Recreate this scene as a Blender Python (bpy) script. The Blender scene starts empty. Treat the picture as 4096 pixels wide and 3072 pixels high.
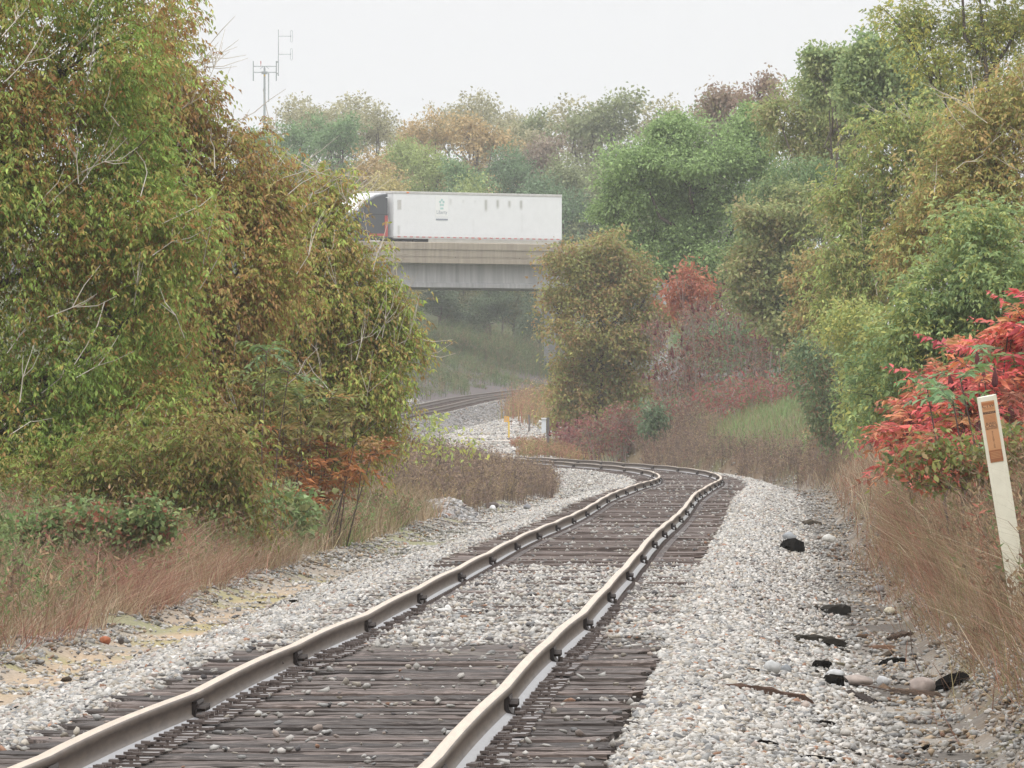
import bpy, math, random
import numpy as np
from math import radians, sin, cos, pi

# ------------------------------------------------------------------ camera, sky, sun, exposure
SC = bpy.context.scene
F, HY, CH = 11700.0, 418.0, 1.33          # focal length in pixels (1024 wide), horizon row, eye height above the rail heads
cam_d = bpy.data.cameras.new("camera"); cam = bpy.data.objects.new("camera", cam_d)
SC.collection.objects.link(cam); SC.camera = cam
cam_d.sensor_width = 36.0; cam_d.lens = F / 1024 * 36.0
cam_d.clip_start = 1.0; cam_d.clip_end = 9000
cam.location = (0, 0, CH); cam.rotation_euler = (pi / 2 + (HY - 384) / F, 0, 0)

SUN_EL, SUN_AZ = radians(52), radians(205)   # azimuth clockwise from +Y (the view direction): behind the camera
w = bpy.data.worlds.new("World"); SC.world = w; w.use_nodes = True
wn, wl = w.node_tree.nodes, w.node_tree.links
wn.clear()
wo = wn.new("ShaderNodeOutputWorld"); bg = wn.new("ShaderNodeBackground")
sky = wn.new("ShaderNodeTexSky"); sky.sky_type = 'NISHITA'; sky.sun_disc = False
sky.sun_elevation = SUN_EL; sky.sun_rotation = SUN_AZ
sky.air_density = 1.0; sky.dust_density = 6.0; sky.ozone_density = 1.0
# a closed cloud deck: most of the blue is gone, and an overcast sky is brighter overhead than at the horizon
tcw = wn.new("ShaderNodeTexCoord"); sep = wn.new("ShaderNodeSeparateXYZ")
ram = wn.new("ShaderNodeValToRGB")
ram.color_ramp.elements[0].position = 0.0; ram.color_ramp.elements[0].color = (8.7, 8.75, 8.9, 1)
ram.color_ramp.elements[1].position = 1.0; ram.color_ramp.elements[1].color = (27, 27.2, 27.6, 1)
mixw = wn.new("ShaderNodeMix"); mixw.data_type = 'RGBA'; mixw.inputs[0].default_value = 0.93
wl.new(tcw.outputs["Generated"], sep.inputs[0]); wl.new(sep.outputs["Z"], ram.inputs[0])
wl.new(sky.outputs[0], mixw.inputs[6]); wl.new(ram.outputs[0], mixw.inputs[7])
wl.new(mixw.outputs[2], bg.inputs[0]); bg.inputs[1].default_value = 0.1
wl.new(bg.outputs[0], wo.inputs[0])
sl = bpy.data.lights.new("sun", 'SUN'); sl.energy = 0.9; sl.angle = radians(25); sl.color = (1, .96, .9)
so = bpy.data.objects.new("sun", sl); SC.collection.objects.link(so)
so.rotation_euler = (pi / 2 - SUN_EL, 0, pi - SUN_AZ)
so.location = (0, 0, 60)
SC.view_settings.view_transform = 'Standard'; SC.view_settings.look = 'None'
SC.view_settings.exposure = 0.0; SC.view_settings.gamma = 1.0
SC.render.engine = 'CYCLES'
cy = SC.cycles
cy.use_denoising = True; cy.max_bounces = 6; cy.diffuse_bounces = 3; cy.glossy_bounces = 2
cy.transmission_bounces = 3; cy.transparent_max_bounces = 4; cy.volume_bounces = 1
cy.use_adaptive_sampling = True; cy.adaptive_threshold = 0.015
cy.caustics_reflective = False; cy.caustics_refractive = False
cy.sample_clamp_indirect = 4.0

rng = np.random.default_rng(11); random.seed(11)
U = lambda a, b, n=None: rng.uniform(a, b, n)

# ------------------------------------------------------------------ helpers: materials
def new_mat(name):
    m = bpy.data.materials.new(name); m.use_nodes = True
    return m, m.node_tree.nodes, m.node_tree.links, m.node_tree.nodes["Principled BSDF"]

def noise(n, l, scale, detail=4, rough=.6, coord="Object", stretch=None):
    tc = n.new("ShaderNodeTexCoord"); t = n.new("ShaderNodeTexNoise")
    t.inputs["Scale"].default_value = scale; t.inputs["Detail"].default_value = detail
    t.inputs["Roughness"].default_value = rough
    if stretch:
        mp = n.new("ShaderNodeMapping"); mp.inputs["Scale"].default_value = stretch
        l.new(tc.outputs[coord], mp.inputs[0]); l.new(mp.outputs[0], t.inputs["Vector"])
    else:
        l.new(tc.outputs[coord], t.inputs["Vector"])
    return t

def ramp(n, l, src, stops):
    r = n.new("ShaderNodeValToRGB"); e = r.color_ramp.elements
    while len(e) < len(stops): e.new(0.5)
    for k, (p, c) in enumerate(stops):
        e[k].position = p; e[k].color = (*c, 1) if len(c) == 3 else c
    l.new(src, r.inputs[0]); return r

def solid(name, c1, c2=None, scale=8, rough=.7, stretch=None, spec=.4, metal=0, bump=0, lo=.3, hi=.7, detail=5):
    m, n, l, b = new_mat(name)
    c2 = c2 or tuple(x * .7 for x in c1)
    t = noise(n, l, scale, detail, .65, stretch=stretch)
    r = ramp(n, l, t.outputs[0], [(lo, c2), (hi, c1)])
    l.new(r.outputs[0], b.inputs["Base Color"])
    b.inputs["Roughness"].default_value = rough; b.inputs["Metallic"].default_value = metal
    b.inputs["Specular IOR Level"].default_value = spec
    if bump:
        bp = n.new("ShaderNodeBump"); bp.inputs["Strength"].default_value = bump; bp.inputs["Distance"].default_value = .01
        l.new(t.outputs[0], bp.inputs["Height"]); l.new(bp.outputs[0], b.inputs["Normal"])
    return m

def attr_mat(name, rough=.8, spec=.3, nscale=None, namp=.35, translucent=0, objcol=False, stretch=None):
    """colour from the mesh's own Col attribute (its pigment), optionally varied by noise, optionally leaf-translucent"""
    m, n, l, b = new_mat(name)
    a = n.new("ShaderNodeVertexColor"); a.layer_name = "Col"; out = a.outputs[0]
    def mul(x, y):
        mx = n.new("ShaderNodeMix"); mx.data_type = 'RGBA'; mx.blend_type = 'MULTIPLY'; mx.inputs[0].default_value = 1
        l.new(x, mx.inputs[6]); l.new(y, mx.inputs[7]); return mx.outputs[2]
    if objcol:
        oi = n.new("ShaderNodeObjectInfo"); out = mul(out, oi.outputs["Color"])
    if nscale:
        t = noise(n, l, nscale, 6, .7, stretch=stretch)
        r = ramp(n, l, t.outputs[0], [(.25, (1 - namp,) * 3), (.75, (1 + namp,) * 3)]); out = mul(out, r.outputs[0])
    l.new(out, b.inputs["Base Color"])
    b.inputs["Roughness"].default_value = rough; b.inputs["Specular IOR Level"].default_value = spec
    if translucent:
        tr = n.new("ShaderNodeBsdfTranslucent"); ms = n.new("ShaderNodeMixShader"); ms.inputs[0].default_value = translucent
        l.new(out, tr.inputs[0]); l.new(b.outputs[0], ms.inputs[1]); l.new(tr.outputs[0], ms.inputs[2])
        l.new(ms.outputs[0], n["Material Output"].inputs[0])
    return m

M = {}
M['leaf'] = attr_mat("leaf", .45, .22, translucent=.38, objcol=True)
M['bark'] = solid("bark", (.16, .13, .10), (.06, .05, .04), 6, .9, (4, 4, .6))
M['twig'] = solid("bare twig", (.62, .57, .50), (.42, .37, .31), 4, .8)
M['darktwig'] = solid("dark twig", (.13, .09, .07), (.06, .045, .04), 4, .8)
M['grass'] = attr_mat("dry grass", .8, .15, translucent=.25)
M['stone'] = attr_mat("ballast stone", .75, .3, 40, .22)
M['ground'] = attr_mat("ground", .95, .1, 26, .5)
M['rock'] = attr_mat("rock", .8, .3, 14, .3)
M['wood'] = attr_mat("weathered wood", 1.0, .0, 10, .5, stretch=(.6, 8, 8))
M['conc'] = None

def tie_mat():
    m, n, l, b = new_mat("creosoted tie wood")
    oi = n.new("ShaderNodeObjectInfo")
    t1 = noise(n, l, 5, 6, .7, stretch=(.5, 16, 16)); t2 = noise(n, l, 2.2, 3, .6)
    r1 = ramp(n, l, t1.outputs[0], [(.28, (.024, .020, .019)), (.5, (.078, .069, .062)), (.74, (.27, .25, .235))])
    r2 = ramp(n, l, t2.outputs[0], [(.3, (.65, .6, .6)), (.7, (1.25, 1.2, 1.2))])
    r3 = ramp(n, l, oi.outputs["Random"], [(0, (.55, .54, .54)), (.5, (1, .97, .95)), (1, (1.55, 1.42, 1.36))])
    out = r1.outputs[0]
    for r in (r2, r3):
        mx = n.new("ShaderNodeMix"); mx.data_type = 'RGBA'; mx.blend_type = 'MULTIPLY'; mx.inputs[0].default_value = 1
        l.new(out, mx.inputs[6]); l.new(r.outputs[0], mx.inputs[7]); out = mx.outputs[2]
    l.new(out, b.inputs["Base Color"]); b.inputs["Roughness"].default_value = .8
    b.inputs["Specular IOR Level"].default_value = .3
    bp = n.new("ShaderNodeBump"); bp.inputs["Strength"].default_value = .5; bp.inputs["Distance"].default_value = .01
    l.new(t1.outputs[0], bp.inputs["Height"]); l.new(bp.outputs[0], b.inputs["Normal"])
    return m
M['tie'] = tie_mat()
M['rail'] = solid("weathered rail steel", (.165, .13, .10), (.09, .068, .053), 3, .58, (9, .5, 9), .3, bump=.05)
M['railbase'] = solid("wet rail base with sky sheen", (.30, .29, .295), (.22, .21, .21), 4, .32, (9, .7, 9), .6)  # paler than the web: sky reflection painted onto the flange tops
M['railtop'] = solid("worn rail head with sky sheen", (.56, .43, .30), (.38, .29, .20), 3, .3, (12, .4, 12), .5)  # lightened colour carries the sky's reflection along the head top
M['iron'] = solid("rusty dark iron", (.06, .042, .034), (.025, .02, .018), 12, .6)
M['plate'] = solid("tie plate steel", (.16, .13, .115), (.08, .06, .055), 12, .4)

# ------------------------------------------------------------------ helpers: meshes
def link(o, parent=None):
    SC.collection.objects.link(o)
    if parent is not None: o.parent = parent
    return o

def build(name, V, faces, mat, parent=None, col=None, smooth=False):
    """numpy vertices and one or more (n,k) face arrays -> one mesh object"""
    me = bpy.data.meshes.new(name)
    if not isinstance(faces, (list, tuple)): faces = [faces]
    V = np.ascontiguousarray(V, dtype=np.float32)
    me.vertices.add(len(V)); me.vertices.foreach_set("co", V.ravel())
    li = np.concatenate([f.ravel() for f in faces]).astype(np.int32)
    tot = np.concatenate([np.full(len(f), f.shape[1]) for f in faces]).astype(np.int32)
    me.loops.add(len(li)); me.loops.foreach_set("vertex_index", li)
    me.polygons.add(len(tot))
    me.polygons.foreach_set("loop_start", np.concatenate([[0], np.cumsum(tot)[:-1]]).astype(np.int32))
    if col is not None:
        a = me.color_attributes.new("Col", 'FLOAT_COLOR', 'POINT')
        c = np.ones((len(V), 4), np.float32); c[:, :3] = col; a.data.foreach_set("color", c.ravel())
    if smooth: me.polygons.foreach_set("use_smooth", np.ones(len(tot), bool))
    me.update(calc_edges=True)
    if mat: me.materials.append(mat)
    return link(bpy.data.objects.new(name, me), parent)

def tag(o, label=None, cat=None, group=None, kind=None):
    if label: o["label"] = label
    if cat: o["category"] = cat
    if group: o["group"] = group
    if kind: o["kind"] = kind
    return o

def empty(name, loc, label=None, cat=None, group=None, rz=0):
    o = bpy.data.objects.new(name, None); o.empty_display_size = .3
    o.location = loc; o.rotation_euler = (0, 0, rz); link(o)
    return tag(o, label, cat, group)

class MB:
    """collects boxes, tubes, prisms, then links them as ONE mesh object"""
    def __init__(s): s.v = []; s.f = []; s.c = []
    def add(s, V, Fc, col=None):
        k = len(s.v); s.v += [tuple(map(float, p)) for p in V]; s.f += [tuple(i + k for i in f) for f in Fc]
        s.c += [col or (1, 1, 1)] * len(V); return s
    def box(s, x0, x1, y0, y1, z0, z1, col=None):
        return s.add([(x0, y0, z0), (x1, y0, z0), (x1, y1, z0), (x0, y1, z0), (x0, y0, z1), (x1, y0, z1), (x1, y1, z1), (x0, y1, z1)],
              [(0, 3, 2, 1), (4, 5, 6, 7), (0, 1, 5, 4), (1, 2, 6, 5), (2, 3, 7, 6), (3, 0, 4, 7)], col)
    def prism(s, poly, axis, a, b, col=None):
        n = len(poly)
        def pt(p, t): return {0: (t, p[0], p[1]), 1: (p[0], t, p[1]), 2: (p[0], p[1], t)}[axis]
        return s.add([pt(p, a) for p in poly] + [pt(p, b) for p in poly],
              [tuple(range(n))[::-1], tuple(range(n, 2 * n))] + [(i, (i + 1) % n, n + (i + 1) % n, n + i) for i in range(n)], col)
    def tube(s, pts, rad, sides=6, col=None):
        pts = [np.array(p, float) for p in pts]
        if not hasattr(rad, '__len__'): rad = [rad] * len(pts)
        V, Fc = [], []
        for i, p in enumerate(pts):
            t = pts[min(i + 1, len(pts) - 1)] - pts[max(i - 1, 0)]; t /= np.linalg.norm(t) + 1e-9
            a = np.cross(t, (0, 0, 1) if abs(t[2]) < .9 else (1, 0, 0)); a /= np.linalg.norm(a); b = np.cross(t, a)
            for k in range(sides):
                V.append(p + rad[i] * (cos(2 * pi * k / sides) * a + sin(2 * pi * k / sides) * b))
        for i in range(len(pts) - 1):
            for k in range(sides):
                Fc.append((i * sides + k, i * sides + (k + 1) % sides, (i + 1) * sides + (k + 1) % sides, (i + 1) * sides + k))
        Fc += [tuple(range(sides))[::-1], tuple(range((len(pts) - 1) * sides, len(pts) * sides))]
        return s.add(V, Fc, col)
    def cyl(s, c, ax, r, h, sides=16, col=None):
        d = {0: (1, 0, 0), 1: (0, 1, 0), 2: (0, 0, 1)}[ax]; c = np.array(c, float); d = np.array(d) * h / 2
        return s.tube([c - d, c + d], r, sides, col)
    def build(s, name, mat, parent=None, smooth=False, bevel=0, colors=False):
        me = bpy.data.meshes.new(name); me.from_pydata(s.v, [], s.f)
        if smooth: me.polygons.foreach_set("use_smooth", np.ones(len(me.polygons), bool))
        if colors:
            a = me.color_attributes.new("Col", 'FLOAT_COLOR', 'POINT')
            c = np.ones((len(s.v), 4), np.float32); c[:, :3] = s.c; a.data.foreach_set("color", c.ravel())
        me.materials.append(mat); o = link(bpy.data.objects.new(name, me), parent)
        if bevel:
            b = o.modifiers.new("bevel", 'BEVEL'); b.width = bevel; b.segments = 2; b.limit_method = 'ANGLE'
        return o

def n3(P, s, seed=0):
    """cheap smooth 3-D noise in about -1..1"""
    r = np.random.default_rng(seed); out = 0
    for k in range(4):
        d = r.normal(size=3); d /= np.linalg.norm(d); f = s * r.uniform(.7, 1.6)
        out = out + np.sin(P @ d * f * 2 * pi + r.uniform(0, 6.28) + 1.3 * np.sin(P @ np.roll(d, 1) * f * 4 + r.uniform(0, 6)))
    return out / 4 * 1.5

def unit(a): return a / (np.linalg.norm(a, axis=-1, keepdims=True) + 1e-9)

# ------------------------------------------------------------------ the line of the track
D0, DJ = 45.0, 11.89                              # first joint, rail length (39 ft)
LX = [44.5, 192.75, 294.5, 365, 417, 459.3, 488.6, 514.3, 536.3, 555.5, 572, 585, 596.8, 605.8, 615, 624.5, 634, 643, 650, 655.5, 659, 660.5, 656, 645, 627.5, 604, 574.5]
LY = [765, 699.5, 651, 619.7, 593, 571.7, 557.5, 541.7, 532.7, 525.2, 518, 511.7, 504.5, 498.2]
RX = [435.8, 504.3, 548.8, 582.5, 605.5, 626, 638.8, 651, 660.8, 670.3, 677.8, 684.5, 689.5, 694]
RY = [765.8, 694.8, 646.5, 617.5, 591.5, 570, 555.8, 538.3, 530.5, 523.3, 516.3, 510, 503, 494.8]
JD = D0 + DJ * np.arange(len(LX))
XL = (np.array(LX) - 512) * JD / F
XR = np.concatenate([(np.array(RX) - 512) * JD[:14] / F, XL[14:] + 1.508])
sm3 = lambda a: np.concatenate([a[:1], .25 * a[:-2] + .5 * a[1:-1] + .25 * a[2:], a[-1:]])
XL[3:], XR[3:] = sm3(XL[3:]), sm3(XR[3:])
XC = (XL + XR) / 2
GA = np.concatenate([(XR - XL)[:14], np.full(len(LX) - 14, 1.506)]); GA = .5 * GA + .5 * 1.506
zL = 1.37 - (np.array(LY) - HY) * JD[:14] / F; zR = 1.37 - (np.array(RY) - HY) * JD[:14] / F
zt = [0, -.02, -.01, -.03, -.06, -.09, -.115, -.12, -.10, -.08, -.06, -.04, -.03]
zL = np.concatenate([zL, zt]); zR = np.concatenate([zR, zt]); zL[4:], zR[4:] = sm3(zL[4:]), sm3(zR[4:])
# the bend carries on to the left behind the brush; straight back towards the camera at the near end
ext = [-2 * DJ, -DJ]; dn = (XC[1] - XC[0]) * .9
more = np.array([1.30, .66, -.04, -.82, -1.7, -2.7, -3.8, -5.0, -6.3]) + .753
JD = np.concatenate([[D0 - 2 * DJ, D0 - DJ], JD, JD[-1] + DJ * np.arange(1, 10)])
XC = np.concatenate([[XC[0] - 2 * dn, XC[0] - dn], XC, more])
GA = np.concatenate([[1.506] * 2, GA, [1.506] * 9])
zL = np.concatenate([[zL[0]] * 2, zL, [-.02] * 9]); zR = np.concatenate([[zR[0]] * 2, zR, [-.02] * 9])

def spline(xs, ys, x):
    xs, ys, x = np.asarray(xs), np.asarray(ys), np.asarray(x, float)
    i = np.clip(np.searchsorted(xs, x) - 1, 0, len(xs) - 2)
    m = np.gradient(ys, xs); h = xs[i + 1] - xs[i]; t = np.clip((x - xs[i]) / h, 0, 1)
    return ((2 * t**3 - 3 * t**2 + 1) * ys[i] + (t**3 - 2 * t**2 + t) * h * m[i] + (-2 * t**3 + 3 * t**2) * ys[i + 1] + (t**3 - t**2) * h * m[i + 1])
def TX(d):
    d = np.asarray(d, float)
    return np.where(d < JD[0], XC[0] + (d - JD[0]) * .0215, spline(JD, XC, np.clip(d, JD[0], JD[-1])))
def railz(d, z):
    ph = np.mod((np.asarray(d, float) - D0) / DJ, 1.0)
    return spline(JD, z, d) + .013 * np.abs(np.sin(pi * ph)) ** .85 - .002
def TZ(d): return spline(JD, (zL + zR) / 2, np.clip(d, JD[0], JD[-1]))

# the second line, far off, climbing to the right under the bridge
MD = np.array([430., 460, 500, 540, 570, 597, 622, 649, 680, 720, 780, 850, 950])
MXs = np.array([-7.4, -6.6, -5.4, -4.0, -3.1, -2.2, -.95, .65, 2.9, 6.5, 13, 22, 36])
def MX(d): return spline(MD, MXs, np.clip(d, 430, 950)) + np.where(np.asarray(d) > 950, (np.asarray(d) - 950) * .15, 0)
def MZ(d): return np.clip(1.88 + (np.asarray(d, float) - 540) * .0092, .6, 5.5)

# ------------------------------------------------------------------ the ground
NU = [-400, -60, -15, -8, -6, -4.6, -3.9, -3.5, -3.2, -2.8, -2.4, -1.55, -1.45, 0, 1.45, 1.6, 1.9, 2.7, 3.25, 3.7, 4.5, 6, 9, 14, 30, 60, 400]
NZ = [4, 3, 1.1, .5, .2, -.08, -.27, -.27, -.36, -.36, -.25, -.015, 0, 0, 0, 0, -.05, -.33, -.36, .22, .86, 1.5, 2.2, 2.9, 4.5, 6, 7]
VU = [-400, -60, -30, -3.2, -2.6, -1.7, 1.7, 2.9, 3.6, 6, 30, 400]
VZ = [9, 7, 5.0, -.30, -.55, -.2, -.2, -.95, -1.0, -1.0, 2, 3]
def cover(d): return np.interp(d, [40, 73, 78, 112, 118, 262, 300, 450], [-.055, -.05, -.006, .0, -.02, -.025, -.03, -.03])
def gz(X, Y):
    X, Y = np.broadcast_arrays(np.asarray(X, float), np.asarray(Y, float))
    d = np.maximum(Y, 22); u = X - TX(np.minimum(d, 420))
    P = np.stack([X, Y, 0 * X], -1)
    near = TZ(np.minimum(d, 430)) - .150 + np.interp(u, NU, NZ)
    ins = np.clip(1.5 - np.abs(u), 0, .2) / .2
    near = near + cover(d + 4 * n3(P, .3, 44)) * ins + .015 * n3(P, .7, 3) * ins
    rough = np.clip((np.abs(u) - 1.7) / 2, 0, 1)
    near = near + rough * (.045 * n3(P, .35, 5) + .03 * n3(P, .9, 6))
    v = X - MX(d)
    lane = .2 + (d - 400) * .0115
    far = MZ(d) + np.interp(v, VU, VZ)
    k = np.clip((v - 2.2) / 2.0, 0, 1)
    far = np.where(v > 0, far * (1 - k) + k * np.minimum(lane, MZ(d) - .5), far)
    far = np.maximum(far, np.where(v > 3, np.interp(X, [3, 8, 14, 30, 60, 400], [-9, 1.6, 3.0, 5, 6, 7]), -9))
    far = np.minimum(far, 16) + .08 * n3(P, .11, 8) * np.clip((np.abs(v) - 2.5) / 3, 0, 1)
    t = np.clip((d - 385) / 50, 0, 1); t = t * t * (3 - 2 * t)
    return near * (1 - t) + far * t

def hit(x, y):
    """where the line of sight through pixel (x, y) meets the ground"""
    d = np.arange(36, 900, .25); X = (x - 512) * d / F; Z = CH + (HY - y) * d / F
    i = np.argmax(Z < gz(X, d)); return np.array([X[i], d[i], gz(X[i], d[i])])
def px(x, y, d): return np.array([(x - 512) * d / F, d, CH + (HY - y) * d / F])

def make_ground():
    us = np.concatenate([[-420, -300, -200, -130, -90, -65, -48, -36, -28, -22, -18, -15], np.arange(-13, -5, .5), np.arange(-5, 5.01, .1), np.arange(5.5, 14, .5),
                         [15, 18, 22, 28, 36, 48, 65, 90, 130, 200, 300, 420]])
    ds = np.concatenate([np.arange(-40, 40, 5), np.arange(40, 130, .8), np.arange(130, 400, 1.6), np.arange(400, 900, 3.5), np.arange(900, 1300, 25), [1400, 1600, 1900, 2300]])
    uu, dd = np.meshgrid(us, ds); X = uu + np.where(dd < 420, TX(np.minimum(dd, 420)), TX(420) + 0 * dd)
    w = np.clip((dd - 380) / 80, 0, 1); X = X * (1 - w) + (uu + 2) * w
    Z = gz(X, dd)
    V = np.stack([X, dd, Z], -1).reshape(-1, 3)
    nu, nd = len(us), len(ds)
    i = np.arange(nd - 1)[:, None] * nu + np.arange(nu - 1)[None]
    Fq = np.stack([i, i + 1, i + nu + 1, i + nu], -1).reshape(-1, 4)
    P = V.copy(); P[:, 2] = 0; d = V[:, 1]; u = V[:, 0] - TX(np.minimum(d, 420)); v = V[:, 0] - MX(d)
    def mixc(c, col, k): return c * (1 - k[:, None]) + np.array(col) * k[:, None]
    sm = lambda a, b, x: np.clip((x - a) / (b - a), 0, 1)
    nA, nB, nC = n3(P, .5, 21), n3(P, .13, 22), n3(P, 1.3, 23)
    c = np.tile(np.array([.24, .215, .185]), (len(V), 1)) * (1 + .12 * nC[:, None])
    c = mixc(c, (.11, .095, .085), sm(1.35, 1.1, np.abs(u)) * (d < 420) * .75)             # crushed fines and rot between the ties
    sand = sm(.5, .15, np.abs(u + 3.0 + .15 * nB)) * sm(150, 120, d) * sm(-.5, .1, nA + .45)
    c = mixc(c, (.38, .28, .185), sand * .85)                                                        # sandy wheel track
    moss = sm(.3, .7, n3(P, .33, 31)) * sm(1.0, .6, np.abs(u + 3.3)) * sm(60, 75, d) + sm(.9, .3, np.abs(u + 3.2)) * sm(152, 158, d) * sm(190, 180, d)
    c = mixc(c, (.19, .20, .055), np.clip(moss, 0, .45))
    dit = sm(.6, .25, np.abs(u - 2.95 + .2 * nA)) * sm(-.6, .2, nB + .4 * nA)
    c = mixc(c, (.105, .092, .08), dit * .95)
    soil = np.maximum(sm(-3.6, -4.0, u + .15 * nA), sm(3.15, 3.5, u + .15 * nA))
    c = mixc(c, (.15, .105, .065), soil)
    c = mixc(c, (.11, .12, .05), soil * sm(0, .6, nB) * .7)
    t = sm(385, 430, d)
    lane = np.tile(np.array([.45, .41, .38]), (len(V), 1)) * (1 + .1 * nC[:, None])
    g = np.maximum(sm(-2.4, -3.6, v), sm(1.0, 3.5, V[:, 0]))
    lane = mixc(lane, (.50, .37, .24), sm(.2, .7, nB) * .6)
    lane = mixc(lane, (.19, .18, .175), sm(3.2, 2.2, np.abs(v)))                               # dark main-line ballast
    lane = mixc(lane, (.09, .10, .045), g)
    lane = mixc(lane, (.10, .085, .08), sm(-2.2, -3, v) * sm(-13, -7, v + 2 * nB))               # bare dark cutting foot
    c = c * (1 - t[:, None]) + lane * t[:, None]
    o = build("ground", V, Fq, M['ground'], col=np.clip(c, .01, 1), smooth=True)
    tag(o, kind="structure")
make_ground()

# ------------------------------------------------------------------ the track: rails, joint bars, ties, plates
def make_track():
    root = empty("railroad_track", (float(TX(45)), 45, 0),
                 "rusty single track with dipping joints, rails winding up the middle to a left bend", "railroad track")
    ox = np.array([float(TX(45)), 45, 0])
    # rail section, base bottom at -.168, head top at 0
    prof = [(-.07, -.168), (.07, -.168), (.07, -.157), (.022, -.142), (.009, -.125), (.009, -.055), (.032, -.043), (.0345, -.012), (.028, -.002), (.012, 0),
            (-.012, 0), (-.028, -.002), (-.0345, -.012), (-.032, -.043), (-.009, -.055), (-.009, -.125), (-.022, -.142), (-.07, -.157)]
    pr = np.array(prof) * np.array([.94, .833]); n = len(pr)
    ds = np.arange(30, 445, .6)
    def frame(d):
        t = unit(np.stack([(TX(d + .5) - TX(d - .5)), np.ones_like(d), 0 * d], -1)); nrm = np.stack([t[..., 1], -t[..., 0]], -1); return t, nrm
    t, nr = frame(ds)
    rails = {}
    for side, zz in ((-1, zL), (1, zR)):
        g = spline(JD, GA, ds) / 2 * side
        # each rail springs a little sideways between its joints
        cx = TX(ds) + nr[:, 0] * g; cyy = ds + nr[:, 1] * g; cz = railz(ds, zz)
        V = np.stack([cx[:, None] + nr[:, 0:1] * pr[None, :, 0], cyy[:, None] + nr[:, 1:2] * pr[None, :, 0], cz[:, None] + pr[None, :, 1]], -1)
        V = V.reshape(-1, 3) - ox
        i = (np.arange(len(ds) - 1) * n)[:, None]; k = np.arange(n)[None]
        Fq = np.stack([i + k, i + (k + 1) % n, i + n + (k + 1) % n, i + n + k], -1).reshape(-1, 4)
        r = build("rail", V, Fq, M['rail'], root); r.data.materials.append(M['railtop']); r.data.materials.append(M['railbase'])
        mi = np.zeros((len(ds) - 1, n), np.int32); mi[:, 8:11] = 1; mi[:, [2, 16]] = 2; r.data.polygons.foreach_set("material_index", mi.ravel())
        rails[side] = r
        # joint bars: 4 bolts, both faces of the web, at every 39 ft
        mb = MB()
        for s2 in (-1, 1):
            mb.prism([(s2 * .011, -.052), (s2 * .036, -.045), (s2 * .04, -.065), (s2 * .03, -.09), (s2 * .034, -.12), (s2 * .05, -.145), (s2 * .066, -.148), (s2 * .066, -.154), (s2 * .012, -.14)][::s2], 1, -.36, .36)
            for q in (-.27, -.13, .0, .13, .27):
                mb.cyl((s2 * .05, q, -.092), 0, .021, .05, 6)
            mb.cyl((s2 * .075, -.31, -.135), 2, .017, .05, 6)
        jb = None
        for jn in range(-1, 33):
            d = D0 + DJ * jn
            if jb is None: o = mb.build("joint_bar", M['iron'], r); jb = o
            else: o = jb.copy(); link(o, r)
            gg = float(spline(JD, GA, d)) / 2 * side; tt, nn = frame(np.array(d))
            o.location = (float(TX(d)) + nn[0] * gg - ox[0], d + nn[1] * gg - ox[1], float(railz(d, zz)))
            o.rotation_euler = (0, 0, -math.atan2(tt[0], tt[1])); o.scale = (.94, .9, .833)
    # ties: hundred nearest as parts (> two tie plates each), the rest as one part
    def tie_mesh(k):
        r = np.random.default_rng(100 + k); nx, L, W, H = 27, 1.29 + r.uniform(-.02, .06), .115, .17
        xs = np.linspace(-L, L, nx); ring = [(-W, -H), (W, -H), (W, -.012), (W * .75, 0), (W * .25, 0), (-W * .25, 0), (-W * .75, 0), (-W, -.012)]
        V = []
        for i, x in enumerate(xs):
            for (y, z) in ring:
                wob = r.normal(0, .006) if z > -.1 else 0
                crack = -abs(r.normal(0, .012)) if z == 0 else 0
                endr = r.normal(0, .025) if i in (0, nx - 1) else 0
                V.append((x + endr, y + wob, z + crack))
        m = len(ring); Fq = [(i * m + j, i * m + (j + 1) % m, (i + 1) * m + (j + 1) % m, (i + 1) * m + j) for i in range(nx - 1) for j in range(m)]
        mb = MB(); mb.add(V, Fq + [tuple(range(m))[::-1], tuple(range((nx - 1) * m, nx * m))]); return mb
    protos = []
    rr = np.random.default_rng(5)
    pm = MB(); pm.box(-.17, .17, -.09, .09, 0, .012)
    for sx, sy in ((-.085, -.045), (.085, .045), (.085, -.045), (-.13, .03)):
        pm.box(sx - .008, sx + .008, sy - .008, sy + .008, .012, .034); pm.box(sx - .02, sx + .02, sy - .014, sy + .014, .034, .042 + .004)
    plate = None; n_t = 0; d = 40.2; far = []
    while d < 440:
        sp = .5 + rr.uniform(-.05, .05); z = float(TZ(d)) - .152; off = rr.normal(0, .05); rot = rr.normal(0, .012)
        tt, nn = frame(np.array(d))
        head = -math.atan2(tt[0], tt[1])
        if n_t < 100:
            if len(protos) < 8:
                o = tie_mesh(len(protos)).build("tie", M['tie'], root); protos.append(o)
            else:
                o = protos[rr.integers(8)].copy(); link(o, root)
            o.location = (float(TX(d)) + off - ox[0], d - ox[1], z + rr.normal(0, .006)); o.rotation_euler = (0, rr.normal(0, .004), head + rot + (pi if rr.random() < .5 else 0))
            for side, zz in ((-1, zL), (1, zR)):
                g = float(spline(JD, GA, d)) / 2 * side
                if plate is None: p = pm.build("tie_plate", M['plate'], o); plate = p
                else: p = plate.copy(); link(p, o)
                sgn = 1 if abs(o.rotation_euler[2]) < 1.5 else -1
                p.location = ((g - off) * sgn, 0, -.001 + rr.uniform(0, .004)); p.rotation_euler = (0, 0, rr.normal(0, .03))
            n_t += 1
        else:
            far.append((d, float(TX(d)) + off, z, head + rot, tt, nn))
        d += sp
    mb = MB(); pl = MB()
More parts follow.
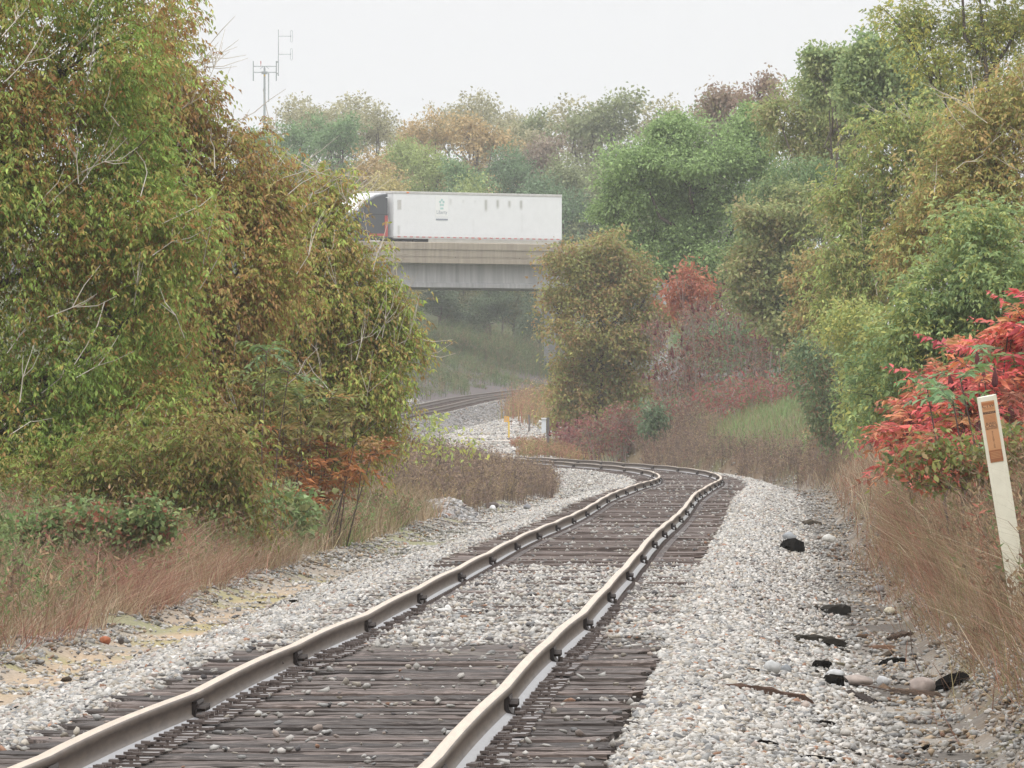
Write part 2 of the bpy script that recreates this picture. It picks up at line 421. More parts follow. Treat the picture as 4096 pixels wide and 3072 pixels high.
    for (d, x, z, a, tt, nn) in far:
        c, s = cos(a), sin(a); L0, L1 = 1.28 + rr.uniform(-.08, .1), 1.28 + rr.uniform(-.08, .14)
        zt_ = z + rr.normal(0, .008)
        V = [(x - ox[0] + lx * c - ly * s, d - ox[1] + lx * s + ly * c, zt_ + lz + rr.normal(0, .004)) for lz in (-.15, 0) for lx, ly in ((-L0, -.11), (L1, -.11), (L1, .11), (-L0, .11))]
        mb.add(V, [(0, 3, 2, 1), (4, 5, 6, 7), (0, 1, 5, 4), (1, 2, 6, 5), (2, 3, 7, 6), (3, 0, 4, 7)])
        for side in (-1, 1):
            g = .753 * side; qx = float(TX(d)) + nn[0] * g - ox[0]; qy = d + nn[1] * g - ox[1]
            pl.box(qx - .17, qx + .17, qy - .09, qy + .09, z, z + .013)
            pl.box(qx - .1, qx - .07, qy - .03, qy - .005, z, z + .035); pl.box(qx + .07, qx + .1, qy + .005, qy + .03, z, z + .035)
    tag(mb.build("distant_ties", M['tie'], root), kind="stuff")
    tag(pl.build("distant_tie_plates", M['plate'], root), kind="stuff")
make_track()

def make_main_line():
    ds = np.arange(440, 800, 3.0); c = np.array([float(MX(540)), 540, 0])
    root = empty("main_line_track", (c[0], c[1], float(MZ(540))), "distant dark track climbing to the right behind the pale gravel lane", "railroad track")
    c = np.array(root.location)
    t = unit(np.stack([MX(ds + 2) - MX(ds - 2), 4 + 0 * ds, 0 * ds], -1)); nr = np.stack([t[:, 1], -t[:, 0]], -1)
    pr = np.array([(-.07, -.17), (.07, -.17), (.02, -.14), (.012, -.06), (.036, -.045), (.036, -.004), (-.036, -.004), (-.036, -.045), (-.012, -.06), (-.02, -.14)]); n = len(pr)
    for side in (-1, 1):
        V = np.stack([(MX(ds) + nr[:, 0] * .753 * side)[:, None] + nr[:, 0:1] * pr[None, :, 0], (ds + nr[:, 1] * .753 * side)[:, None] + nr[:, 1:2] * pr[None, :, 0],
                      MZ(ds)[:, None] + pr[None, :, 1]], -1).reshape(-1, 3) - c
        i = (np.arange(len(ds) - 1) * n)[:, None]; k = np.arange(n)[None]
        build("rail", V, np.stack([i + k, i + (k + 1) % n, i + n + (k + 1) % n, i + n + k], -1).reshape(-1, 4), M['rail'], root)
    mb = MB()
    for d in np.arange(442, 795, .52):
        x = float(MX(d)) - c[0]; z = float(MZ(d)) - c[2] - .18
        mb.box(x - 1.3, x + 1.3, d - c[1] - .11, d - c[1] + .11, z - .15, z)
    tag(mb.build("ties", M['tie'], root), kind="stuff")
make_main_line()

# ------------------------------------------------------------------ ballast stones
ICO = None
def ico():
    p = (1 + 5 ** .5) / 2
    V = unit(np.array([(-1, p, 0), (1, p, 0), (-1, -p, 0), (1, -p, 0), (0, -1, p), (0, 1, p), (0, -1, -p), (0, 1, -p), (p, 0, -1), (p, 0, 1), (-p, 0, -1), (-p, 0, 1)], float))
    Fc = np.array([(0, 11, 5), (0, 5, 1), (0, 1, 7), (0, 7, 10), (0, 10, 11), (1, 5, 9), (5, 11, 4), (11, 10, 2), (10, 7, 6), (7, 1, 8), (3, 9, 4), (3, 4, 2), (3, 2, 6), (3, 6, 8), (3, 8, 9), (4, 9, 5), (2, 4, 11), (6, 2, 10), (8, 6, 7), (9, 8, 1)])
    return V, Fc
OCT = (np.array([(1, 0, 0), (-1, 0, 0), (0, 1, 0), (0, -1, 0), (0, 0, 1), (0, 0, -1.)]),
       np.array([(0, 2, 4), (2, 1, 4), (1, 3, 4), (3, 0, 4), (2, 0, 5), (1, 2, 5), (3, 1, 5), (0, 3, 5)]))
def stone_cols(n, dirty=0.0):
    pal = np.array([(.64, .60, .55), (.56, .535, .49), (.46, .45, .43), (.54, .48, .40), (.28, .275, .27), (.46, .38, .33), (.40, .23, .15), (.14, .13, .13), (.70, .68, .64)])
    p = np.array([.26, .22, .13, .15, .08, .06, .015, .025, .06]); p /= p.sum()
    return pal[rng.choice(len(pal), n, p=p)] * U(.56, .98, (n, 1)) * (1 - dirty)
def stones(P, size, base, flat=.6):
    """P (n,3), size (n,) -> vertices, faces, per-vertex stone index"""
    V0, F0 = base; n, k = len(P), len(V0)
    V = V0[None] * (1 + .34 * rng.normal(size=(n, k, 1)).clip(-1.6, 1.3))
    if k > 8:
        for q in range(5):                                         # knock flat broken faces off the lump
            p = unit(rng.normal(size=(n, 3))); h = np.einsum('nkc,nc->nk', V, p); V = V - np.maximum(h - U(.45, .8, (n, 1)), 0)[..., None] * p[:, None]
        V = V * 1.2
    V = V * np.stack([U(.7, 1.4, n), U(.7, 1.4, n), U(flat - .2, flat + .3, n)], -1)[:, None]
    a = U(0, 2 * pi, n); b = rng.normal(0, .35, n); ca, sa, cb, sb = np.cos(a), np.sin(a), np.cos(b), np.sin(b)
    x, y, z = V[..., 0], V[..., 1], V[..., 2]
    y, z = y * cb[:, None] - z * sb[:, None], y * sb[:, None] + z * cb[:, None]
    x, y = x * ca[:, None] - y * sa[:, None], x * sa[:, None] + y * ca[:, None]
    V = np.stack([x, y, z], -1) * size[:, None, None] * .5 + P[:, None]
    Fc = F0[None] + (np.arange(n) * k)[:, None, None]
    return V.reshape(-1, 3), Fc.reshape(-1, 3), np.repeat(np.arange(n), k)

def make_gravel():
    Vs, Fs, Cs, off = [], [], [], 0
    def put(d0, d1, dens, s0, s1, base, u0=-4.1, u1=4.3):
        nonlocal off
        n = int((d1 - d0) * (u1 - u0) * dens); d = U(d0, d1, n); u = U(u0, u1, n); X = TX(d) + u
        P = np.stack([X, d, 0 * X], -1); nA, nB = n3(P, .5, 21), n3(P, .13, 22)
        keep = np.ones(n, bool); r = rng.random(n)
        sand = (np.abs(u + 3.0 + .15 * nB) < .33) & (d < 140); keep &= ~(sand & (r > .2))
        edgeL = -3.75 + .18 * nA; edgeR = np.where(d < 85, 4.15, 3.3) + .2 * nB; keep &= (u > edgeL) | (r < .3); keep &= (u < edgeR) | (r < np.where(d < 100, .5, .1))
        ditch = (np.abs(u - 2.9 + .2 * nA) < .33) & (nB + .4 * nA > -.2); keep &= ~(ditch & (r > .24))
        dj = d + 4 * n3(P, .3, 44); open_ = cover(dj) < -.012; keep &= ~((np.abs(u) < 1.36) & ~open_ & (r > .6 + .3 * n3(P, .5, 45))); onties = (np.abs(u) < 1.36) & open_
        pk = np.where(d < 75, .05 + .12 * n3(P, .55, 40), .03 + .05 * n3(P, .5, 41)); keep &= ~(onties & (r > pk))
        rail = np.abs(np.abs(u) - .753) < .1; keep &= ~rail
        X, d, u, onties = X[keep], d[keep], u[keep], onties[keep]; n = len(X)
        s = s0 + (s1 - s0) * rng.random(n) ** 2.2
        z = gz(X, d) + s * .12
        tl = rng.random(n) < np.where(d < 75, .28, .6)
        z = np.where(onties & tl, TZ(d) - .147 + s * .1, z)
        c = stone_cols(n) * np.where(onties, .68, .86)[:, None]
        dk = np.where((u < -3.3) | (u > 2.7), .72, 1.0); c = c * dk[:, None] * (1 + .10 * n3(np.stack([X, d, 0 * X], -1), .4, 50))[:, None]
        c = np.where((rng.random(n) < .25)[:, None] & ((u < -3.2) | (u > 2.8))[:, None], c * np.array([.85, .68, .5]), c)
        V, Fc, ix = stones(np.stack([X, d, z], -1), s, base)
        Vs.append(V); Fs.append(Fc + off); Cs.append(c[ix]); off += len(V)
    I = ico()
    put(38, 62, 560, .016, .05, I); put(62, 88, 380, .018, .055, I)
    put(88, 135, 250, .022, .065, OCT); put(135, 230, 130, .03, .075, OCT); put(230, 400, 65, .045, .09, OCT)
    o = build("ballast_gravel", np.concatenate(Vs), np.concatenate(Fs), M['stone'], col=np.concatenate(Cs))
    tag(o, "pale crushed stone ballast around and between the rails", "gravel", kind="stuff")
    # heap of darker stone beside the line, left
    c0 = hit(452, 514); n = 2600; r = rng.random(n) ** .6; a = U(0, 2 * pi, n)
    X = c0[0] + r * np.cos(a) * .62 - .1; Y = c0[1] + r * np.sin(a) * 9; h = .27 * (1 - r ** 1.6) * U(.5, 1, n)
    s = U(.05, .13, n); V, Fc, ix = stones(np.stack([X, Y, gz(X, Y) + h], -1), s, I)
    o = build("stone_heap", V, Fc, M['stone'], col=(stone_cols(n) * np.array([.72, .72, .75]))[ix])
    tag(o, "low heap of grey broken stone at the foot of the grey brush", "stone heap", kind="stuff")
    # gravel lane beyond the bend
    n = 32000; d = U(405, 610, n); X = U(-9, 2.2, n); v = X - MX(d); k = (np.abs(v) > 1.5); X, d, v = X[k], d[k], v[k]; n = len(X)
    s = U(.06, .16, n); V, Fc, ix = stones(np.stack([X, d, gz(X, d) + .01], -1), s, OCT)
    dk = np.where(np.abs(v) < 3.2, .6, 1.0)
    o = build("lane_gravel", V, Fc, M['stone'], col=(stone_cols(n) * dk[:, None] * .85)[ix])
    tag(o, "pale gravel of the lane beyond the bend", "gravel", kind="stuff")
make_gravel()

# ------------------------------------------------------------------ grass and brush (nobody could count it)
def blades(P, h, lean, w, col):
    n = len(P); a = U(0, 2 * pi, n); s = np.stack([np.cos(a), np.sin(a), 0 * a], -1)
    up = np.array([0, 0, 1.0]); m = P + up * (h * .55)[:, None] + lean * (h * .3)[:, None]
    t = P + up * (h * U(.82, 1.0, n))[:, None] + lean * h[:, None]
    V = np.stack([P - s * w[:, None] / 2, P + s * w[:, None] / 2, m - s * w[:, None] * .38, m + s * w[:, None] * .38, t], 1).reshape(-1, 3)
    b = (np.arange(n) * 5)[:, None, None]; Fc = (np.array([(0, 1, 3), (0, 3, 2), (2, 3, 4)])[None] + b).reshape(-1, 3)
    return V, Fc, np.repeat(col, 5, 0)

def leaf_mesh(P, D, N, L, Wd, col):
    D = unit(D); S = unit(np.cross(D, N)); N = np.cross(S, D); n = len(P)
    m = P + D * (L * .42)[:, None] + N * (Wd * .18)[:, None]
    V = np.stack([P, m + S * Wd[:, None] / 2, P + D * L[:, None] - N * (L * .08)[:, None], m - S * Wd[:, None] / 2], 1).reshape(-1, 3)
    b = (np.arange(n) * 4)[:, None, None]; Fc = (np.array([(0, 1, 2), (0, 2, 3)])[None] + b).reshape(-1, 3)
    return V, Fc, np.repeat(col, 4, 0)

def join(parts):
    Vs, Fs, Cs, off = [], [], [], 0
    for V, Fc, C in parts:
        Vs.append(V); Fs.append(Fc + off); Cs.append(C); off += len(V)
    return np.concatenate(Vs), np.concatenate(Fs), np.concatenate(Cs)

def pick(pal, n, t=None):
    """colours along a palette; t in 0..1 chooses, with jitter"""
    pal = np.array(pal, float); t = rng.random(n) if t is None else np.clip(t + rng.normal(0, .11, n), 0, .999)
    i = (t * len(pal)).astype(int); return pal[i] * U(.76, 1.22, (n, 1))

def field(n, u0, u1, d0, d1, pw=1.0, edge=0, patch=.0, seed=0):
    d = d0 + (d1 - d0) * rng.random(n) ** pw; u = U(u0, u1, n); X = TX(np.minimum(d, 420)) + u
    P = np.stack([X, d, 0 * X], -1)
    if patch:
        k = n3(P, .45, 60 + seed) + .5 * n3(P, 1.4, 61 + seed) > rng.normal(patch - 1, .3, n); X, d, u, P = X[k], d[k], u[k], P[k]
    # a ragged front edge
    e = .25 * n3(P, .5, 62) + .12 * n3(P, 1.7, 63); inner = (u < -3.65 + e) if u1 < 0 else (u > 3.42 - e * np.clip((d - 60) / 50, .25, 1.2))
    k = inner | (rng.random(len(u)) < .015); X, d, u = X[k], d[k], u[k]
    return np.stack([X, d, gz(X, d) - .01], -1), u

def grass(name, label, P, h0, h1, pal, lean_s=.35, w=(.003, .0075), bias=(0, 0, 0), clump=1.6, seed=0):
    n = len(P); nz = n3(P, clump, seed); h = U(h0, h1, n) * (1 + .28 * nz)
    lean = np.stack([.8 * n3(P, 1.1, seed + 1), .8 * n3(P, 1.0, seed + 2), 0 * h], -1) * lean_s + rng.normal(0, lean_s * .75, (n, 3)) * np.array([1, 1, .2]) + np.array(bias)
    lean *= 1.2; bent = rng.random(n) < .45; lean[bent] *= 1.9; h = np.where(bent, h * .7, h) * U(.45, 1.15, n)
    c = pick(pal, n, .5 + .33 * n3(P, .5, seed + 3))
    V, Fc, C = blades(P, h, lean, U(w[0], w[1], n), c)
    o = build(name, V, Fc, M['grass'], col=C); return tag(o, label, "grass", kind="stuff")

tan = [(.38, .29, .19), (.32, .235, .15), (.47, .39, .28), (.25, .18, .11), (.19, .135, .085), (.29, .24, .13), (.34, .22, .155)]
red = [(.27, .13, .09), (.32, .17, .12), (.22, .11, .085), (.35, .23, .16)]
grn = [(.13, .20, .06), (.20, .26, .08), (.26, .26, .10), (.10, .17, .06)]
mauve = [(.20, .145, .12), (.165, .12, .10), (.25, .18, .14), (.28, .21, .13), (.13, .10, .085)]

P, _ = field(90000, -7.5, -3.5, 62, 150, .8, patch=.55, seed=1)
grass("brown_grass", "tall dry tan grass along the left edge of the gravel", P, .22, .58, tan + [(.22, .22, .08)], .55, seed=3)
P, _ = field(34000, -6.5, -3.6, 150, 235, 1, patch=.5, seed=2)
grass("tan_grass", "tan and olive grass below the far end of the left trees", P, .3, .7, tan + grn[:2], .45, (.006, .013), seed=13)
# the russet bent clumps, left
Ps = []
for (x, y, nn) in ((112, 612, 5200), (168, 578, 5200), (215, 562, 2600), (30, 640, 700)):
    c = hit(x, y); n = nn; Ps.append(np.stack([c[0] - .1 + rng.normal(0, .34, n), c[1] + 2 + rng.normal(0, 3.0, n), np.zeros(n)], -1))
P = np.concatenate(Ps); k = P[:, 0] - TX(P[:, 1]) < -3.45; P = P[k]; P[:, 2] = gz(P[:, 0], P[:, 1]) - .01
grass("russet_grass", "russet red bent grass clumps at the left edge of the gravel", P, .25, .62, red + [(.36, .27, .18), (.30, .22, .13)], .8, (.004, .009), (.35, -.1, 0), seed=23)
P, _ = field(150000, 3.0, 9.5, 62, 150, .85, patch=.45, seed=4)
grass("bank_grass", "dry tan grass on the right bank around the leaning marker", P, .28, .68, tan + red[:2] + [(.36, .22, .14)] + [(.22, .23, .09)], .6, (.003, .007), (-.22, -.1, 0), seed=33)
P, u_ = field(36000, 3.5, 6.5, 92, 150, 1.0, patch=.5, seed=7)
grass("tall_bank_grass", "taller pale tan grass standing under the crimson sumac", P, .45, .95, tan + red[:3] + [(.22, .24, .10)], .45, (.004, .009), (-.15, -.05, 0), seed=73)
P, _ = field(32000, 3.3, 10, 150, 330, .9, patch=.45, seed=5)
grass("upper_bank_grass", "reddish tan grass on the right bank towards the bend", P, .3, .7, tan[:4] + red[:2] + [(.24, .18, .11)], .5, (.007, .015), seed=43)
P, _ = field(9000, 3.7, 9.5, 52, 120, .9, patch=1.25, seed=6)
grass("green_grass", "fresh green grass tufts in the tan bank", P, .2, .45, grn, .4, (.005, .011), seed=53)
# green slope seen past the bend, right
n = 22000; d = U(322, 425, n); u = U(3.9, 11, n) ; X = TX(d) + u; nz = n3(np.stack([X, d, 0 * X], -1), .12, 70); k = (X > 6.0 + .5 * nz) & (nz > -.8)
P = np.stack([X[k], d[k], gz(X[k], d[k])], -1)
grass("green_slope_grass", "green grass strip climbing the slope beyond the bend", P, .25, .6, [(.15, .23, .09), (.19, .28, .11), (.24, .25, .12), (.22, .18, .11)], .35, (.012, .025), seed=63)

def brush(name, label, P, h0, h1, pal, tuft=5, tl=(.05, .12), w=(.006, .012), cat="brush", amp=.3, fq=.5):
    n = len(P); h = U(h0, h1, n) * np.clip(1 + amp * n3(P, fq, 80), .15, 3); lean = rng.normal(0, .22, (n, 3)) * np.array([1, 1, 0])
    c = pick(pal, n, .5 + .35 * n3(P, .35, 81)); A = blades(P, h, lean, U(*w, n), c * .8)
    m = n * tuft; i = np.repeat(np.arange(n), tuft); f = U(.35, 1, m)
    Q = P[i] + np.array([0, 0, 1.0]) * (h[i] * f)[:, None] + lean[i] * (h[i] * f ** 1.5)[:, None]
    D = rng.normal(0, 1, (m, 3)); D[:, 2] = np.abs(D[:, 2]) * .8 + .2
    B = leaf_mesh(Q, D, rng.normal(0, 1, (m, 3)), U(*tl, m), U(.012, .03, m), c[i] * U(.8, 1.3, (m, 1)))
    V, Fc, C = join([A, B]); return tag(build(name, V, Fc, M['grass'], col=C), label, cat, kind="stuff")

n = 15000; d = U(212, 330, n); u = -3.4 - 5 * rng.random(n) ** 1.3 + .5 * n3(np.stack([0 * d, d, d], -1), .05, 90); X = TX(d) + u
P = np.stack([X, d, gz(X, d)], -1)
brush("grey_brush", "dead grey brown brush on the inside of the bend", P, .32, .72, mauve + [(.30, .22, .11)])
n = 30000; d = U(292, 440, n); u = 3.3 + 7.5 * rng.random(n) ** 1.2 + .4 * n3(np.stack([0 * d, d, d], -1), .05, 91); X = TX(d) + u
k = ~((X > 6.2 + .5 * n3(np.stack([X, d, 0 * X], -1), .12, 70)) & (u > 4.0) & (d > 325)) & ~((d > 396) & (X < 2.3)); P = np.stack([X[k], d[k], gz(X[k], d[k])], -1)
brush("mauve_brush", "dead mauve brown brush along the outside of the bend", P, .4, .85, mauve + [(.26, .15, .12)])
n = 5200; d = 64 + 86 * rng.random(n) ** .9; u = 3.55 + 3.2 * rng.random(n) ** 1.2; X = TX(d) + u; P = np.stack([X, d, gz(X, d)], -1)
brush("bank_weeds", "brittle reddish brown and green weed stalks among the bank grass", P, .3, .75, [(.20, .10, .07), (.26, .16, .10), (.16, .12, .08), (.30, .22, .13), (.13, .19, .07), (.34, .14, .10)], tuft=7, tl=(.03, .08), w=(.005, .009))
n = 5200; d = 84 + 110 * rng.random(n); u = -3.75 - 2.6 * rng.random(n); X = TX(d) + u; P = np.stack([X, d, gz(X, d)], -1)
brush("verge_weeds", "reddish and green weeds among the grass of the left verge", P, .25, .6, [(.26, .11, .08), (.20, .13, .09), (.13, .19, .07), (.17, .23, .09), (.30, .20, .12), (.15, .11, .08)], tuft=8, tl=(.03, .09), w=(.005, .009))
n = 9000; d = U(58, 96, n); u = 3.45 + 1.0 * rng.random(n) + .15 * n3(np.stack([0 * d, d, d], -1), .3, 84); X = TX(d) + u; P = np.stack([X, d, gz(X, d) + .005], -1)
grass("flattened_thatch", "flattened brown thatch hanging down the foot of the right bank", P, .10, .34, tan[1:] + [(.22, .13, .09), (.26, .17, .11)], 1.1, (.003, .007), (-.45, -.2, 0), seed=83)
gold = [(.40, .28, .12), (.32, .22, .12), (.34, .17, .12), (.22, .22, .09), (.42, .33, .17)]
n = 2600; d = U(405, 425, n); X = U(.2, 3.4, n) + .4 * n3(np.stack([d, d, d], -1), .05, 92); P = np.stack([X, d, gz(X, d)], -1)
brush("golden_brush", "golden and reddish weeds in front of the lane beyond the bend", P, .15, .42, gold, tl=(.06, .16), w=(.012, .025))
n = 6000; d = U(490, 590, n); X = MX(d) + 3.6 + 5 * rng.random(n); k = (X > -.6 + np.clip((545 - d) / 40, 0, 1) * 1.5 + rng.normal(0, .5, n)) & (n3(np.stack([X, d, 0 * X], -1), .2, 95) > -.5); P = np.stack([X[k], d[k], gz(X[k], d[k])], -1)
brush("tall_weeds", "tall tan and pinkish weeds between the lane and the main line", P, .6, 1.5, gold, tl=(.08, .2), w=(.02, .035))
n = 26000; d = U(590, 790, n); v = -3.2 - 26 * rng.random(n); X = MX(d) + v; P = np.stack([X, d, gz(X, d)], -1); k = (X > -26) & (n3(P, .06, 93) + np.clip((-v - 7) / 6, -.6, 1) > -.3); P = P[k]
brush("hillside_weeds", "green weeds covering the hazy hillside below the bridge", P, .3, .9, [(.08, .13, .05), (.11, .17, .065), (.15, .19, .08), (.17, .18, .085), (.20, .15, .09), (.24, .19, .11)], tuft=9, tl=(.12, .34), w=(.02, .04), amp=1.0, fq=.13)

# ------------------------------------------------------------------ trees and shrubs
def satur(c, k=1.03):
    c = np.array(c, float); l = c @ np.array([.3, .6, .1]); return np.clip(l[..., None] + (c - l[..., None]) * k, .006, 1)
def crown_parts(lobes, n, L, pal, droop=.45, k=10, rt=2.2, shell=.72, seed=0, narrow=.42, up=.0, lift=1.85, comp=False, clump=.42):
    """leaves in twig clusters (or hanging feathered sprays) spread through a set of ellipsoids (cx,cy,cz,rx,ry,rz)"""
    lb = np.array(lobes, float); wgt = (lb[:, 3] * lb[:, 5]) ** 1.0; wgt /= wgt.sum()
    nt = int(n / k * 2.0); i = rng.choice(len(lb), nt, p=wgt)
    dr = unit(rng.normal(size=(nt, 3))); r = np.where(rng.random(nt) < shell, .7 + .34 * rng.random(nt), rng.random(nt) ** .45 * .8)
    r = np.where(rng.random(nt) < .12, U(1.0, 1.3, nt), r) * (1 + .22 * n3(dr * 1.0 + i[:, None] * 1.7, .5, seed + 4) + .12 * n3(dr + i[:, None] * 2.3, 1.3, seed + 6))
    T = lb[i, :3] + dr * r[:, None] * lb[i, 3:6]
    sc = lb[:, 3].max() * .9; nz = n3(T, 1.0 / sc, seed + 1) + .7 * n3(T, 2.6 / sc, seed + 2)
    keep = np.argsort(-(nz + rng.normal(0, clump, nt)))[:int(n / k)]
    T, dr, i = T[keep], dr[keep], i[keep]; nt = len(T)
    tone = .5 + .22 * n3(T, .55 / sc, seed + 3) + .17 * n3(T, 2.2 / sc, seed + 5) + rng.normal(0, .2, nt)
    j = np.repeat(np.arange(nt), k); m = len(j)
    tw = unit(dr + rng.normal(0, .6, (nt, 3)) + np.array([0, 0, up]))
    c = pick(satur(pal), m, tone[j]) * lift
    if comp:      # feathered leaves: six leaflets on a stalk that leaves the twig and hangs over
        q = np.arange(m) // 6; nq = q[-1] + 1; jq = j[np.minimum(np.arange(nq) * 6, m - 1)]
        A = unit(tw[jq] + rng.normal(0, .55, (nq, 3))); Lc = L * 2.3 * U(.7, 1.3, nq); B = T[jq] + rng.normal(0, L * 1.5, (nq, 3))
        S = unit(np.cross(A, rng.normal(0, .3, (nq, 3)) + np.array([0, 0, 1.0])))
        t = np.tile(np.array([.35, .35, .65, .65, .95, 1.0]), nq)[:m]; sg = np.tile(np.array([1, -1, 1, -1, .6, -.3]), nq)[:m]
        P = B[q] + A[q] * (t * Lc[q])[:, None] - np.array([0, 0, 1.0]) * (droop * .55 * t ** 2 * Lc[q])[:, None]
        D = A[q] * .55 + S[q] * (sg * .8)[:, None] + np.array([0, 0, -droop]) + rng.normal(0, .22, (m, 3))
        N = rng.normal(0, .4, (m, 3)) + np.array([0, 0, .9]); c = c * np.repeat(U(.82, 1.2, (nq, 1)), 6, 0)[:m]
    else:
        P = T[j] + rng.normal(0, L * rt * .45, (m, 3)) * np.array([1, 1, .7]) + tw[j] * (U(-1, 1, m) * L * rt * .6)[:, None]
        D = tw[j] * .7 + rng.normal(0, .55, (m, 3)) + np.array([0, 0, -droop])
        N = rng.normal(0, .6, (m, 3)) + np.array([0, 0, .9])
    Ls = L * U(.55, 1.4, m)
    return leaf_mesh(P, D, N, Ls, Ls * U(narrow * .8, narrow * 1.25, m), c)

def layered(lobes, k=6, seed=0):
    """break every mass of a crown into flattened, uneven boughs that leave hollows between them"""
    r = np.random.default_rng(seed); out = []
    for (x, y, z, a, b, c) in lobes:
        for q in range(k):
            d = unit(r.normal(size=3)) * r.uniform(.4, .86); f = r.uniform(.38, .64)
            out.append((x + d[0] * a, y + d[1] * b, z + d[2] * c, a * f, b * f, c * f * r.uniform(.5, .8)))
        out.append((x, y, z, a * .72, b * .72, c * .72))
    return out

def limbs(mb, base, lobes, r0, sub=4, seed=0, lean=(0, 0), twr=.25):
    r = np.random.default_rng(seed); base = np.array(base, float); lb = np.array(lobes, float)
    top = lb[:, 2].max(); cx = lb[:, 0].mean(); cyy = lb[:, 1].mean()
    hgt = top - base[2]
    def tr(t): return np.array([base[0] + (cx - base[0]) * t ** 1.3, base[1] + (cyy - base[1]) * t, base[2] + hgt * t])
    mb.tube([tr(t) + r.normal(0, .012 * hgt, 3) * (t > 0) * (t < .9) for t in np.linspace(0, .92, 7)], list(np.linspace(r0, r0 * .18, 7)), 7)
    for l in lb:
        t = np.clip((l[2] - base[2]) / hgt - .22, .12, .8); a = tr(t); c = l[:3]
        mid = a * .45 + c * .55 + np.array([0, 0, -.06 * hgt]) + r.normal(0, .03 * hgt, 3)
        mb.tube([a, mid, c], [r0 * .45, r0 * .28, r0 * .14], 5)
        for q in range(sub):
            d = unit(r.normal(size=3) + np.array([0, 0, .3])); e = c + d * l[3:6] * r.uniform(.6, .98); s = mid * .4 + c * .6
            mb.tube([s, (s + e) / 2 + r.normal(0, .05 * l[3], 3), e], [r0 * .15, r0 * .09, r0 * twr * .12], 4)

def tree(name, label, cat, d, base, lobes_px, n, L, pal, depth=.9, r0=.1, group=None, twigs=0, bark=None, sub=4, **kw):
    """lobes given where they stand at distance d, as (x, y, rx, ry) in picture pixels; base = (x, y) of the foot"""
    s = d / F; b = px(base[0], base[1], d); b[2] = float(gz(b[0], b[1])) - .03
    r = np.random.default_rng(int(d * 7 + base[0] * 3)); lobes = []
    for l in lobes_px:
        c = px(l[0], l[1], d); rx, rz = l[2] * s, l[3] * s; ry = depth * (rx + rz) / 2
        c[1] += r.uniform(-.5, .5) * ry + (l[4] if len(l) > 4 else 0); lobes.append([*(c - b), rx, ry, rz])
    root = empty(name, b, label, cat, group)
    V, Fc, C = crown_parts(layered(lobes, 6, int(d)) if cat == 'tree' else lobes, n, L, pal, seed=int(d + base[0]), **kw); build("crown", V, Fc, M['leaf'], root, col=C)
    mb = MB(); limbs(mb, (0, 0, -.1), lobes, r0, sub, int(d)); mb.build("trunk", bark or M['bark'], root, smooth=True)
    if twigs:
        lb = np.array(lobes)
        for q in range(twigs):
            mb = MB(); l = lb[r.integers(len(lb))]; dr = unit(r.normal(size=3) + np.array([.2, -.9, .35])); p = l[:3] + dr * l[3:6] * r.uniform(.96, 1.08)
            ax = unit(np.array([dr[0] * .8 + r.normal(0, .3), r.normal(0, .3), r.uniform(.2, 1)])); st = p - ax * .3
            mb.tube([st, p], [.007, .005], 4)
            for z in range(r.integers(1, 5)):
                a2 = unit(ax + r.normal(0, .33, 3)); ln = r.uniform(.18, .6) * (1 if d < 170 else 1.3)
                mb.tube([p, p + a2 * ln * .5 + r.normal(0, .02, 3), p + a2 * ln + np.array([0, 0, .06])], [.0068, .0052, .003], 3)
            mb.build("bare_twig", M['twig'], root)
    return root

elder = [(.15, .20, .05), (.20, .25, .06), (.24, .25, .07), (.23, .19, .065), (.21, .135, .05), (.17, .20, .05), (.26, .19, .08), (.17, .12, .05)]
elder_g = [(.12, .17, .045), (.15, .22, .05), (.20, .26, .07), (.21, .22, .065), (.23, .175, .06), (.15, .19, .05), (.21, .13, .05), (.19, .10, .04)]
elder_b = [(.17, .20, .05), (.21, .22, .06), (.22, .17, .06), (.21, .125, .05), (.17, .10, .045), (.24, .20, .075), (.18, .21, .055)]

tree("box_elder_tree", "big browning green tree filling the upper left corner, trunk outside the picture", "tree", 135, (-70, 600),
     [(-60, 60, 170, 170), (70, 40, 120, 120), (110, 190, 110, 130), (-20, 250, 150, 150), (60, 370, 120, 120), (-40, 430, 120, 120), (150, 300, 80, 90), (40, 480, 110, 70), (130, 430, 80, 80), (70, 520, 80, 40), (-20, 520, 80, 50), (10, 140, 110, 110)],
     230000, .068, elder_g, clump=.5, r0=.14, twigs=90, droop=.8, k=12, narrow=.36, comp=True)
tree("box_elder_tree", "brown leaved tree with bare pale twigs, middle of the left trees, touching the sky", "tree", 157, (140, 540),
     [(150, 70, 70, 85), (176, 112, 54, 66), (225, 180, 62, 75), (160, 210, 90, 90), (240, 270, 75, 80), (170, 330, 95, 90), (230, 390, 75, 70), (140, 440, 90, 70), (262, 215, 32, 40), (200, 450, 70, 60), (276, 192, 36, 44)],
     150000, .074, elder_b, clump=.5, r0=.11, twigs=95, droop=.8, k=12, narrow=.36, comp=True)
tree("box_elder_tree", "lower olive and brown tree whose right side hides the cab of the truck", "tree", 184, (285, 520),
     [(290, 225, 42, 60), (320, 250, 45, 60), (345, 290, 48, 60), (368, 350, 52, 55), (290, 320, 75, 75), (345, 385, 62, 55), (270, 400, 75, 65), (385, 310, 30, 32), (398, 345, 28, 26), (385, 420, 32, 38), (320, 445, 70, 50), (230, 440, 60, 60), (330, 190, 22, 26)],
     135000, .080, elder, clump=.5, r0=.10, twigs=95, droop=.8, k=12, narrow=.36, comp=True)
